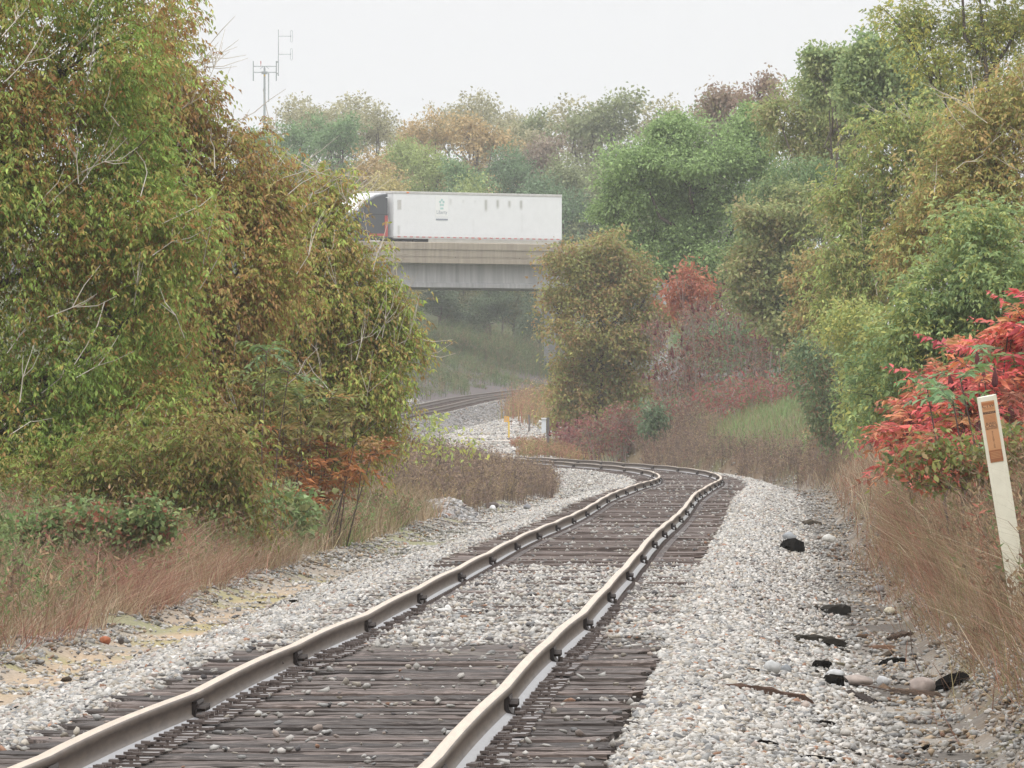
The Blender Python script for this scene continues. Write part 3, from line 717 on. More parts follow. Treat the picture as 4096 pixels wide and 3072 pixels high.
tree("bramble_bush", "low bright green bramble with a few red leaves at the foot of the left trees", "bush", 112, (95, 590),
     [(50, 558, 40, 26), (118, 548, 34, 28), (152, 524, 24, 24), (85, 530, 40, 22), (-5, 575, 30, 26), (20, 535, 26, 20)], 10000, .06, [(.12, .19, .07), (.16, .24, .09), (.19, .23, .09), (.13, .17, .07), (.18, .15, .07), (.26, .11, .07)], r0=.02, droop=.3, narrow=.7, bark=M['darktwig'], lift=1.3)
tree("bramble_bush", "pale green bramble patch under the orange sumac on the left", "bush", 147, (235, 535),
     [(215, 505, 45, 24), (262, 518, 34, 22), (180, 500, 40, 30), (290, 512, 22, 18)], 5000, .10, [(.15, .22, .09), (.19, .26, .11), (.22, .23, .10), (.15, .17, .07)], r0=.02, droop=.3, narrow=.7, bark=M['darktwig'], lift=1.3)
tree("undergrowth_shrub", "dim olive shrub in the shade behind the brown grass, far left", "shrub", 131, (40, 580),
     [(20, 520, 80, 50), (95, 500, 50, 40), (140, 470, 60, 50), (190, 490, 36, 34), (215, 455, 50, 50), (245, 500, 26, 26)], 26000, .075, elder, r0=.03, droop=.7, comp=True, k=12, narrow=.36, lift=1.2)
tree("sapling", "thin yellow green sapling standing in front of the gravel lane", "sapling", 236, (440, 470),
     [(428, 425, 22, 22), (446, 440, 26, 18), (415, 440, 24, 22), (470, 446, 14, 10)], 380, .12, [(.17, .21, .08), (.21, .24, .08), (.26, .26, .075)], r0=.018, k=5, bark=M['darktwig'])

# ---- sumac: stems that end in rosettes of long feathered leaves
def frond_parts(B, D, L, pairs, col, droop):
    """B base, D direction, one feathered leaf as leaflet pairs along a drooping stalk"""
    D = D / np.linalg.norm(D); S = np.cross(D, (0, 0, 1.0)); S /= np.linalg.norm(S) + 1e-9
    t = np.linspace(.18, 1, pairs); c = B + D * (t * L)[:, None] + np.array([0, 0, -droop * L]) * (t ** 2)[:, None]
    P = np.concatenate([c, c]); sg = np.repeat([1.0, -1.0], pairs)[:, None]; tt = np.concatenate([t, t])
    ll = L * .30 * np.sin(pi * np.clip(tt * .86 + .12, 0, 1)) ** .6 + .01
    Dl = sg * S * .9 + D * .45 + np.array([0, 0, -.35]) + rng.normal(0, .28, (2 * pairs, 3))
    return leaf_mesh(P, Dl, np.tile([0, 0, 1.0], (2 * pairs, 1)) + rng.normal(0, .5, (2 * pairs, 3)), ll * U(.7, 1.15, 2 * pairs), ll * .30, np.array(col)[None] * U(.7, 1.25, (2 * pairs, 1)) * U(.9, 1.1, (2 * pairs, 3))), c

def sumac(name, label, d, spots, foot, pal, nf=(6, 10), fl=(.28, .42), cones=True, fill=.0, yd=1.2, greens=.0, group=None, cat="sumac shrub", grad=False):
    b = px(foot[0], foot[1], d); b[2] = float(gz(b[0], b[1])); root = empty(name, b, label, cat, group)
    parts, cproto = [], None
    for (x, y) in spots:
        c = px(x, y, d) - b; c[1] += rng.normal(0, yd); gx = c[0] * .75 + rng.normal(0, .1)
        g = np.array([gx, c[1] * .8, float(gz(b[0] + gx, b[1] + c[1] * .8)) - b[2] - .05])
        if c[2] < g[2] + .25: c[2] = g[2] + .3
        stems = MB(); stems.tube([g, g * .45 + c * .55 + rng.normal(0, .07, 3), c], [.012, .008, .006], 5)
        for k in range(rng.integers(*nf)):
            a = U(0, 2 * pi); D = np.array([cos(a), sin(a), U(-.1, .8)]); L = U(*fl); D[2] += rng.normal(0, .25)
            ip = rng.integers(len(pal))
            if grad: ip = int(np.clip((y - 345) / 125 * len(pal) + rng.normal(0, .9), 0, len(pal) - 1))
            col = pal[ip] if rng.random() > greens else (.14, .26, .10)
            fp, rc = frond_parts(c + rng.normal(0, .03, 3), D, L, 9, col, U(.15, .5)); parts.append(fp)
            stems.tube([c, rc[3], rc[-1]], [.004, .003, .0015], 3)
        stems.build("stem", M['darktwig'], root)
        if cones and rng.random() < .7:
            p = c + rng.normal(0, .05, 3) + np.array([0, -.03, .05])
            if cproto is None:
                cone = MB(); cone.tube([(0, 0, 0), (0, 0, .03), (.008, 0, .09), (.012, 0, .16)], [.012, .03, .024, .005], 7); cproto = o = cone.build("seed_head", M['cone'], root)
            else: o = cproto.copy(); link(o, root)
            o.location = p; o.rotation_euler = (rng.normal(0, .15), rng.normal(0, .15), 0)
    V, Fc, C = join(parts); build("crown", V, Fc, M['leaf'], root, col=C)
    return root
M['cone'] = solid("sumac seed head", (.13, .03, .03), (.05, .012, .015), 30, .9)

crim = [(.76, .15, .14), (.76, .20, .14), (.64, .23, .10), (.74, .30, .16), (.54, .10, .11), (.76, .25, .20), (.55, .29, .13), (.70, .16, .16), (.36, .14, .09)]
def scat(n, x0, x1, y0, y1, f=None):
    out = []
    while len(out) < n:
        x, y = U(x0, x1), U(y0, y1)
        if f is None or f(x, y): out.append((x, y))
    return out
sumac("sumac_shrub", "tall crimson sumac thicket rising at the right edge behind the leaning marker", 102,
      scat(66, 955, 1065, 300, 478, lambda x, y: y > 300 + max(0, 1010 - x) * 1.15), (1015, 500), crim, greens=.03, fl=(.34, .56))
sumac("sumac_shrub", "lower pinkish red sumac spreading left of the leaning marker", 122,
      scat(46, 892, 985, 374, 468, lambda x, y: y > 374 + max(0, 945 - x) * .85), (968, 490), [(.72, .18, .15), (.68, .23, .15), (.66, .29, .16), (.62, .14, .13), (.52, .26, .12), (.34, .13, .08)], greens=.05, fl=(.40, .66))
sumac("sumac_shrub", "few pale green sumac leaves in front of the crimson thicket", 99, [(930, 388), (962, 378), (950, 400), (985, 352), (972, 410), (995, 440)], (1010, 500),
      [(.22, .33, .16), (.28, .38, .20), (.20, .28, .10)], nf=(3, 5), fl=(.3, .46), cones=False)
sumac("sumac_shrub", "small sumac turning orange below and green above on slanting stems, left side", 155,
      [(268, 352), (290, 372), (262, 385), (300, 400), (330, 398), (345, 420), (250, 425), (280, 430), (315, 440), (355, 445), (240, 460), (268, 462), (300, 466), (335, 462), (362, 470), (285, 410), (310, 425), (270, 405), (345, 455), (322, 480), (295, 388), (350, 478), (258, 440), (308, 450), (372, 455), (282, 448), (270, 488), (300, 496), (330, 498), (285, 505)], (262, 520),
      [(.19, .27, .12), (.20, .28, .10), (.23, .28, .09), (.26, .28, .09), (.27, .27, .09), (.30, .25, .09), (.36, .22, .08), (.42, .19, .075)], grad=True, nf=(7, 10), fl=(.36, .56), cones=False, yd=.6)

tree("weedy_shrub", "yellow green and tan weeds under the crimson sumac, behind the marker", "shrub", 97, (985, 495),
     [(915, 452, 26, 14), (950, 462, 28, 16), (985, 468, 26, 18), (1020, 465, 24, 20), (935, 478, 20, 12), (1000, 445, 22, 16), (895, 462, 16, 10)], 1900, .075, [(.18, .22, .07), (.24, .25, .08), (.26, .19, .09), (.15, .18, .07), (.40, .13, .08)], r0=.015, droop=.2, bark=M['darktwig'], lift=1.2)
def thicket(name, label, d, foot, x0, x1, y0, y1, nst, pal, leafn, topf, cat="shrub", cones=160, colr=None):
    """many slender grey stems with thin red leaf and dark seed heads"""
    b = px(foot[0], foot[1], d); b[2] = float(gz(b[0], b[1])); root = empty(name, b, label, cat); cp = None; P = []; nst = min(nst, 95); nc = 0
    for q in range(nst):
        x = U(x0, x1); yt = topf(x) + (y1 - topf(x)) * rng.random() ** 1.7 * .8; c = px(x, yt, d) - b; c[1] = rng.normal(0, 2)
        gx = c[0] * .9 + rng.normal(0, .15); g = np.array([gx, c[1], float(gz(b[0] + gx, b[1] + c[1])) - b[2] - .05])
        if c[2] < g[2] + .4: c[2] = g[2] + .5
        m = g * .5 + c * .5 + rng.normal(0, .12, 3); st = MB(); st.tube([g, m, c], [.014, .010, .006], 4)
        for z in range(3):
            e = c + np.array([rng.normal(0, .25), rng.normal(0, .25), U(-.1, .3)]); st.tube([m * .3 + c * .7, e], [.009, .005], 3); P.append(e)
            if rng.random() < cones / nst / 3 and nc < 100:
                nc += 1
                if cp is None: cn = MB(); cn.tube([(0, 0, 0), (0, 0, .06), (0, 0, .22)], [.02, .06, .012], 5); cp = o = cn.build("seed_head", M['cone'], root)
                else: o = cp.copy(); link(o, root)
                o.location = e
        st.build("stem", M['stem'], root); P += [c, m * .4 + c * .6, m * .75 + c * .25, m]
    P = np.array(P); j = rng.integers(0, len(P), leafn); Q = P[j] + rng.normal(0, .14, (leafn, 3)); L = U(.10, .22, leafn)
    V, Fc, C = leaf_mesh(Q, rng.normal(0, .8, (leafn, 3)) + np.array([0, 0, -.5]), rng.normal(0, 1, (leafn, 3)), L, L * .34, pick(pal, leafn))
    build("crown", V, Fc, M['leaf'], root, col=C)
    return root
M['stem'] = solid("grey stem", (.30, .25, .22), (.16, .13, .12), 5, .9)
thicket("sumac_thicket", "half bare dull red sumac thicket with dark seed heads right of the round olive tree", 402, (712, 425), 645, 778, 285, 425, 230,
        [(.25, .10, .08), (.28, .13, .10), (.19, .12, .10), (.30, .15, .10), (.20, .17, .11), (.17, .18, .09)], 7000, lambda x: 296 + abs(x - 690) * .55 * (x < 668) + 12 * math.sin(x * .11) + 6 * math.sin(x * .31), cones=240)
tree("sumac_tree", "small bright orange red sumac top between the olive tree and the maple", "sumac shrub", 407, (690, 410), [(685, 288, 19, 15), (700, 300, 20, 14), (676, 302, 16, 14), (688, 272, 8, 9)], 2300, .2, [(.25, .095, .06), (.27, .12, .07), (.21, .08, .055)], r0=.03, narrow=.33, bark=M['stem'])
thicket("red_shrub", "low brick red shrubs on the slope under the half bare thicket", 397, (640, 440), 585, 745, 395, 440, 130, [(.26, .10, .085), (.30, .12, .10), (.21, .10, .08), (.25, .16, .10), (.17, .18, .09)], 6500, lambda x: 428 - max(0, x - 570) * .23, cones=0)
thicket("red_shrub", "pinkish red low shrubs at the top of the green slope", 384, (770, 405), 705, 800, 372, 410, 70, [(.36, .11, .10), (.31, .12, .10), (.27, .14, .10), (.18, .20, .09)], 3200, lambda x: 384 + abs(x - 760) * .12, cones=0)
thicket("red_shrub", "dark red shrub beside the grey signal cabinet", 421, (578, 465), 564, 600, 424, 465, 55, [(.25, .09, .09), (.20, .09, .08), (.29, .13, .11)], 2600, lambda x: 428 + abs(x - 560) * .2, cones=30)
tree("green_shrub", "small blue green bush in front of the red shrubs", "shrub", 388, (654, 445), [(652, 420, 11, 14), (660, 428, 9, 10)], 1300, .15, [(.10, .15, .08), (.14, .18, .10)], r0=.02, lift=1.3)
tree("green_shrub", "small grey green bush on the slope under the yellow trees", "shrub", 322, (826, 470), [(826, 440, 15, 22), (815, 455, 12, 14)], 1700, .12, [(.12, .17, .07), (.17, .20, .09), (.22, .17, .09)], r0=.02)

# ---- right-hand trees, near to far
olive = [(.14, .17, .075), (.17, .20, .085), (.20, .21, .09), (.21, .18, .09)]
yel = [(.19, .23, .07), (.25, .26, .075), (.29, .27, .075), (.16, .21, .07), (.22, .22, .08)]
tree("black_cherry_tree", "green tree at the right edge just above the crimson sumac", "tree", 186, (990, 500),
     [(990, 265, 62, 60), (940, 300, 52, 55), (1040, 300, 60, 80), (965, 350, 60, 60), (905, 350, 40, 50), (1010, 390, 60, 60), (905, 410, 42, 40), (870, 395, 26, 36)],
     46000, .095, [(.11, .16, .07), (.14, .19, .08), (.17, .22, .09), (.20, .23, .085), (.24, .24, .08)], r0=.09, droop=.5, comp=True, k=12)
tree("yellow_shrub", "yellow green bush at the foot of the green tree, left of the sumac", "shrub", 262, (872, 470),
     [(872, 365, 34, 32), (900, 345, 30, 26), (862, 410, 26, 30), (850, 330, 30, 30), (890, 400, 26, 30)], 14000, .10, [(.18, .22, .075), (.22, .24, .08), (.26, .25, .08), (.14, .18, .07)], r0=.04)
tree("dark_shrub", "dark green bush between the tan bank and the yellow green bush", "shrub", 296, (848, 475), [(840, 420, 26, 30), (826, 395, 24, 30), (856, 445, 20, 22), (815, 360, 26, 30)], 10000, .11, [(.08, .12, .065), (.11, .15, .075), (.14, .17, .085), (.18, .12, .075)], r0=.03)
tree("ash_tree", "orange brown tree with bare pale branches at its top, right edge", "tree", 216, (985, 460),
     [(975, 130, 50, 45), (1010, 180, 50, 55), (950, 190, 48, 50), (985, 240, 60, 40), (920, 230, 40, 40), (1030, 110, 40, 50)],
     32000, .105, [(.26, .18, .075), (.23, .21, .075), (.20, .21, .075), (.22, .16, .07), (.19, .21, .075), (.29, .24, .09)], r0=.1, twigs=40, droop=.6, narrow=.36, comp=True, k=12)
tree("ash_tree", "yellow and tan tree left of the orange brown one", "tree", 285, (890, 450),
     [(890, 150, 48, 40), (935, 178, 44, 40), (865, 195, 42, 42), (910, 215, 48, 45), (860, 250, 44, 40), (840, 290, 36, 44), (880, 290, 46, 44), (925, 130, 36, 36)],
     44000, .115, [(.19, .23, .075), (.24, .25, .08), (.18, .22, .08), (.24, .20, .085), (.16, .20, .07), (.18, .23, .075)], r0=.1, twigs=14, droop=.6, narrow=.36, comp=True, k=12)
tree("locust_tree", "tall yellow green feathery tree in the upper right corner with sky showing through", "tree", 300, (1000, 440),
     [(930, 45, 52, 38), (985, 20, 52, 40), (1035, 55, 50, 50), (960, 85, 50, 36), (900, 15, 34, 22), (1010, 100, 44, 34), (1040, -20, 60, 40), (960, -40, 60, 40)],
     30000, .115, yel, r0=.16, droop=.5, sub=6, comp=True, k=12)
tree("cottonwood_tree", "rounded mid green tree against the sky left of the feathery one", "tree", 350, (880, 430),
     [(872, 50, 24, 32), (900, 70, 36, 36), (870, 100, 32, 36), (915, 110, 36, 36), (850, 90, 20, 30)], 17000, .13, [(.14, .19, .09), (.17, .22, .10), (.21, .25, .11)], r0=.14, narrow=.7)
tree("cottonwood_tree", "smaller lumpy green tree poking into the sky above the pale olive one", "tree", 405, (830, 400), [(815, 62, 16, 18), (838, 58, 20, 20), (828, 85, 30, 26), (852, 78, 18, 24)], 9000, .14, [(.15, .20, .09), (.19, .23, .10), (.22, .24, .11)], r0=.1, narrow=.7)
tree("elm_tree", "pale olive airy tree behind the maple, right of it", "tree", 425, (820, 390),
     [(812, 95, 34, 26), (838, 125, 40, 32), (800, 140, 36, 34), (775, 110, 20, 22), (830, 165, 40, 30), (862, 130, 28, 30)], 20000, .15, [(.15, .18, .07), (.19, .21, .08), (.22, .20, .10)], r0=.16, sub=6)
tree("hickory_tree", "dull dark green tree under the pale olive one", "tree", 415, (815, 400), [(800, 180, 44, 34), (838, 190, 34, 34), (775, 195, 30, 36), (815, 220, 44, 34)], 16000, .13, [(.085, .13, .06), (.11, .16, .07), (.15, .18, .08)], r0=.12, droop=.8)
tree("oak_tree", "olive tree in front of the maple's right side", "tree", 388, (790, 400),
     [(765, 225, 34, 34), (800, 215, 36, 36), (745, 265, 30, 34), (790, 270, 42, 42), (764, 296, 28, 28), (800, 312, 42, 36), (825, 350, 34, 36)],
     40000, .145, olive, r0=.14, droop=.35, narrow=.55)
tree("oak_tree", "brownish olive tree between the olive oak and the yellow green bush", "tree", 347, (838, 440),
     [(838, 310, 34, 40), (815, 280, 28, 30), (850, 270, 30, 34), (835, 355, 34, 34)], 17000, .14, [(.17, .17, .06), (.21, .18, .07), (.24, .16, .07), (.13, .14, .05)], r0=.1, narrow=.5)
tree("hickory_tree", "dark green tree low behind the half bare red thicket", "tree", 446, (760, 410),
     [(755, 325, 40, 36), (728, 350, 34, 34), (790, 355, 38, 40), (700, 330, 30, 30)], 15000, .15, [(.10, .15, .075), (.13, .18, .09), (.16, .20, .10)], r0=.12)
tree("maple_tree", "large fresh green maple right of the truck", "tree", 455, (690, 390),
     [(690, 148, 64, 38), (640, 168, 48, 42), (770, 215, 34, 40), (650, 260, 36, 34), (745, 150, 42, 40), (620, 200, 30, 34), (680, 200, 60, 44), (745, 205, 44, 44), (640, 230, 40, 38), (700, 250, 56, 40), (770, 190, 26, 36), (675, 128, 26, 18), (752, 122, 22, 20), (720, 275, 40, 30)],
     110000, .125, [(.14, .195, .085), (.175, .24, .10), (.21, .28, .12), (.115, .16, .075)], r0=.25, droop=.25, narrow=.6, k=8)
tree("round_olive_tree", "round olive brown tree covering the right end of the bridge", "tree", 428, (598, 452),
     [(600, 250, 34, 26), (575, 280, 42, 34), (625, 285, 42, 36), (555, 300, 26, 20), (600, 320, 56, 40), (648, 330, 30, 40), (590, 360, 46, 40), (570, 385, 26, 30), (625, 375, 40, 40), (595, 410, 44, 30), (645, 300, 24, 26)],
     56000, .14, [(.17, .18, .065), (.20, .20, .075), (.21, .17, .07), (.21, .14, .07), (.14, .16, .06)], r0=.16, narrow=.5, k=9)
tree("skyline_tree", "thin leaved purple brown tree on the skyline above the maple", "tree", 640, (765, 300), [(762, 85, 16, 12), (775, 98, 18, 16), (748, 100, 16, 12), (768, 78, 9, 8)], 1300, .27, [(.20, .14, .11), (.17, .12, .09), (.22, .17, .11)], r0=.16, sub=6)
tree("skyline_tree", "purple brown tree on the skyline left of the taller thin one", "tree", 645, (722, 300), [(718, 98, 16, 14), (735, 104, 14, 14), (712, 112, 14, 14)], 1700, .27, [(.20, .15, .11), (.18, .13, .10), (.20, .17, .10)], r0=.14, sub=5)

# ---- hazy wood beyond the bridge: six kinds, copied
def proto_tree(name, h, lobes, n, L, pal, narrow=.6, sub=3):
    root = empty(name, (0, 0, 0)); V, Fc, C = crown_parts(layered(lobes, 4, int(h)), n, L, pal, seed=int(h * 10), k=7, narrow=narrow, droop=.3, lift=1.45, clump=.3)
    build("crown", V, Fc, M['leaf'], root, col=C); mb = MB(); limbs(mb, (0, 0, -.5), lobes, .28, sub, int(h * 5)); mb.build("trunk", M['bark'], root); return root
def ell(r, spread, zs, n, seed):
    q = np.random.default_rng(seed); out = []
    for k in range(n):
        a = q.uniform(0, 6.28); z = q.uniform(*zs); w_ = spread * (1 - .5 * ((z - zs[0]) / (zs[1] - zs[0])) ** 2) * q.uniform(.2, 1)
        out.append((w_ * cos(a), w_ * sin(a), z, r * q.uniform(.75, 1.2), r * q.uniform(.75, 1.2), r * q.uniform(.6, .95)))
    return out
base_pal = [(.62, .66, .60), (.8, .8, .8), (1, 1, 1), (1.15, 1.1, 1.0)]
def protos():
    return [proto_tree("far_tree", 20, ell(2.6, 4.2, (6, 18), 13, 1), 15000, .30, base_pal),
            proto_tree("far_tree", 18, ell(2.3, 4.8, (4, 16), 14, 2), 15000, .30, base_pal),
            proto_tree("far_tree", 22, ell(2.2, 4.6, (8, 20), 11, 3), 9000, .30, base_pal, sub=6),
            proto_tree("far_tree", 15, ell(2.5, 3.4, (2.5, 12.5), 11, 4), 13000, .30, base_pal)]
PR = protos(); used = set()
def copy_tree(o):
    r = o.copy(); link(r)
    for ch in o.children: c = ch.copy(); link(c, r)
    return r
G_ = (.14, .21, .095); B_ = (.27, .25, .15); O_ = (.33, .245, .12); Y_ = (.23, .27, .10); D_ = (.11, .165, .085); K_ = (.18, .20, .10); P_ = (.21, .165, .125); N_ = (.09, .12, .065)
FAR = [  # x, top row, distance, kind, colour, width scale, label
 (300, 88, 960, 2, B_, 1.0, "pale beige airy tree beside the antenna mast, on the skyline"),
 (338, 86, 985, 2, B_, 1.2, "broad beige airy tree on the skyline right of the mast"),
 (378, 96, 970, 2, B_, 1.0, "sparse beige tree at the left side of the skyline gap"),
 (305, 112, 890, 0, G_, 1.0, "soft green tree just below the beige skyline trees"),
 (352, 116, 880, 1, G_, 1.0, "soft green tree left of the skyline gap"),
 (268, 130, 870, 1, G_, 1.0, "soft green tree half hidden behind the brown left trees"),
 (470, 84, 1010, 2, B_, 1.0, "airy beige tree standing highest on the middle skyline"),
 (495, 92, 1015, 2, B_, .9, "airy beige tree right of the highest middle one"),
 (432, 108, 930, 0, O_, 1.0, "orange tan tree right of the skyline gap"),
 (470, 114, 925, 1, O_, 1.05, "orange tan tree below the highest middle tree"),
 (515, 118, 940, 0, B_, 1.0, "beige brown tree in the low part of the skyline"),
 (545, 112, 960, 1, K_, 1.0, "muted green tree where the skyline starts to rise right"),
 (585, 96, 930, 0, B_, 1.1, "beige olive tree above the rear of the truck"),
 (622, 92, 925, 1, K_, 1.1, "olive tree on the skyline left of the maple"),
 (660, 96, 920, 0, B_, 1.0, "tan olive tree on the skyline over the maple's left half"),
 (700, 100, 900, 1, K_, 1.0, "olive tree on the skyline over the maple's right half"),
 (388, 138, 842, 1, Y_, .95, "yellow green tree above the truck cab"),
 (425, 142, 838, 0, Y_, .95, "yellow green tree above the front of the trailer"),
 (455, 158, 832, 1, G_, .9, "green tree above the emblem of the trailer"),
 (505, 142, 850, 0, D_, .95, "blue green tree above the middle of the trailer"),
 (356, 150, 830, 3, O_, 1.0, "yellow orange tree left of the truck cab"),
 (392, 172, 815, 3, (.33, .28, .11), 1.0, "golden tree right above the cab roof"),
 (540, 136, 860, 1, P_, .95, "brownish tree above the rear half of the trailer"),
 (485, 176, 815, 3, Y_, .9, "small bright green tree peeping over the trailer"),
 (525, 172, 818, 3, D_, 1.0, "dark green tree behind the trailer's rear half"),
 (570, 150, 840, 0, K_, 1.0, "dark olive tree just right of the trailer's end"),
 (600, 165, 800, 1, K_, .9, "dark olive tree between trailer and maple"),
 (440, 190, 812, 3, D_, .9, "dark green tree behind the front of the trailer"),
 (565, 190, 800, 3, D_, .9, "dark tree behind the bridge's right end"),
 (325, 190, 800, 3, G_, 1.0, "green tree behind the brown left trees, beside the cab"),
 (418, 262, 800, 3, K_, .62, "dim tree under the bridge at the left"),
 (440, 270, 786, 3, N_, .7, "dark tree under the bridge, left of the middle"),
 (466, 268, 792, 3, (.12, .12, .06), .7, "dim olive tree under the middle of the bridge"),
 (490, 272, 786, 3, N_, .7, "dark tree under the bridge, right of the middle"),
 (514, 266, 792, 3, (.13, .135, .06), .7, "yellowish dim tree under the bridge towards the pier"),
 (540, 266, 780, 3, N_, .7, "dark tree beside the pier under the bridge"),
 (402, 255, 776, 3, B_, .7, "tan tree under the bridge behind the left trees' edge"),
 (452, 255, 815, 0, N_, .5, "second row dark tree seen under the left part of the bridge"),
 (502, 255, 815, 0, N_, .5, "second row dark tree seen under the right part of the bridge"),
]
hp = [19.2, 17.2, 20.2, 13.7]
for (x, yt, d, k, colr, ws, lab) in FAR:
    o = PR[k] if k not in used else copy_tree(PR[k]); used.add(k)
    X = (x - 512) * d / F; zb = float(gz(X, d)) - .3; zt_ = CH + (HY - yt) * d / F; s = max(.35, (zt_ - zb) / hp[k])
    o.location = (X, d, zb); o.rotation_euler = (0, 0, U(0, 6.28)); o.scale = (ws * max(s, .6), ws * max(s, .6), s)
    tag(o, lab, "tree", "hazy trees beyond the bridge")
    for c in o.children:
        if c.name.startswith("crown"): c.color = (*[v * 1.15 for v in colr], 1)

# ------------------------------------------------------------------ the road bridge
conc = solid("weathered concrete", (.40, .345, .27), (.27, .225, .175), 1.3, .9, (2.2, 2.2, .22), .2)
conc2 = solid("grey girder concrete", (.48, .47, .465), (.30, .295, .295), 1.1, .9, (3, 3, .16), .2)
soff = solid("girder flange concrete", (.46, .45, .45), (.36, .35, .355), 2, .9)
road_m = solid("bridge road surface", (.12, .12, .12), (.07, .07, .07), 3, .9)
A = np.array([.655, .7556]); NRM = np.array([.7556, -.655])      # along the bridge (to the right and away), and towards the camera side
BR = empty("road_bridge", (-2.3, 733, 0), "concrete girder road bridge with tan parapet crossing behind the trees", "bridge", rz=math.atan2(A[1], A[0]))
# local frame: x along the bridge, -y towards the camera
def bpart(name, poly, a, b, mat, bevel=0):
    mb = MB(); mb.prism(poly, 0, a, b); return mb.build(name, mat, BR, bevel=bevel)
S0, S1 = -62, 66
DECK = 11.40
bpart("parapet", [(0, 11.86), (.0, 12.26), (.03, 12.30), (.26, 12.30), (.30, 12.24), (.34, DECK + .02), (.06, DECK + .02), (.06, 11.86)], S0, S1, conc)
bpart("deck_edge", [(.09, 11.32), (.09, 11.85), (.5, 11.85 - .5), (.5, 11.32)], S0, S1, conc)
bpart("deck_fascia", [(.03, 11.0), (.03, 11.31), (1.0, 11.31), (1.0, 11.12), (.35, 11.0)], S0, S1, conc)
bpart("deck_slab", [(.5, 11.13), (.5, DECK), (11.5, DECK), (11.5, 11.13)], S0, S1, road_m)
bpart("parapet", [(11.2, DECK + .02), (11.24, 12.3), (11.5, 12.3), (11.54, 11.0), (11.3, 11.0)], S0, S1, conc)
for gy in (1.0, 3.4, 5.8, 8.2, 10.2):
    g = bpart("girder", [(gy, 9.82), (gy + .02, 10.98), (gy - .12, 11.05), (gy - .12, 11.12), (gy + .62, 11.12), (gy + .62, 11.05), (gy + .48, 10.98), (gy + .5, 9.82), (gy + .62, 9.76), (gy + .62, 9.50), (gy - .12, 9.50), (gy - .12, 9.76)], S0, S1, conc2)
mb = MB()
for k in range(7):
    mb.box(-14 + k * 6.1, -13.97 + k * 6.1, .082, .1, 11.33, 11.84)
mb.build("parapet_joints", M['iron'], BR)
def pier(s):
    mb = MB(); mb.prism([(.6, 8.3), (.6, 9.47), (11.2, 9.47), (11.2, 8.3), (10.4, 7.7), (1.4, 7.7)], 0, s - .65, s + .65)
    for yy in (1.6, 5.9, 10.2): mb.box(s - .5, s + .5, yy - .5, yy + .5, -3, 7.7)
    return mb.build("pier", soff, BR, bevel=.03)
pier(19.5); pier(-24)

# ------------------------------------------------------------------ the truck on it
white = attr_mat("white trailer paint", .45, .4, 1.5, .05)
wht = solid("white paint and mirrored sky", (.80, .80, .80), (.72, .72, .72), 2, .4)  # real paint on the trailer; on the roof fairing, painted sky reflection
alu = solid("trailer rail aluminium", (.62, .60, .57), (.48, .46, .44), 2, .4)
grey = solid("dark grey cab paint", (.06, .065, .072), (.05, .054, .06), 1.5, .4)
skirt_m = solid("dusty skirt", (.58, .55, .48), (.48, .45, .38), 1, .6)
redm = solid("red reflective", (.46, .07, .06), (.38, .06, .05), 5, .5); tapem = solid("faded red tape", (.56, .22, .20), (.5, .19, .17), 5, .5)
orm = solid("orange lamp lens", (.8, .22, .04), (.7, .18, .03), 5, .3)
blk = solid("black rubber", (.03, .03, .03), (.015, .015, .015), 8, .8)
glass = solid("dark cab glass", (.04, .05, .06), (.03, .035, .04), 2, .12, spec=.6)
teal = solid("teal emblem ink", (.46, .63, .60), (.42, .60, .57), 5, .5)
ink = solid("dark lettering ink", (.30, .32, .36), (.27, .29, .33), 5, .5)
def text(name, body, size, mat, parent, loc, rot, align='CENTER', extrude=.001, sx=1.0):
    cu = bpy.data.curves.new(name, 'FONT'); cu.body = body; cu.size = size; cu.align_x = align; cu.align_y = 'CENTER'; cu.extrude = extrude
    o = bpy.data.objects.new(name, cu); link(o); bpy.context.view_layer.update()
    me = bpy.data.meshes.new_from_object(o.evaluated_get(bpy.context.evaluated_depsgraph_get())); bpy.data.objects.remove(o); bpy.data.curves.remove(cu)
    me.name = name; me.materials.clear(); me.materials.append(mat); m = link(bpy.data.objects.new(name, me), parent)
    m.location = loc; m.rotation_euler = rot; m.scale = (sx, 1, 1); return m

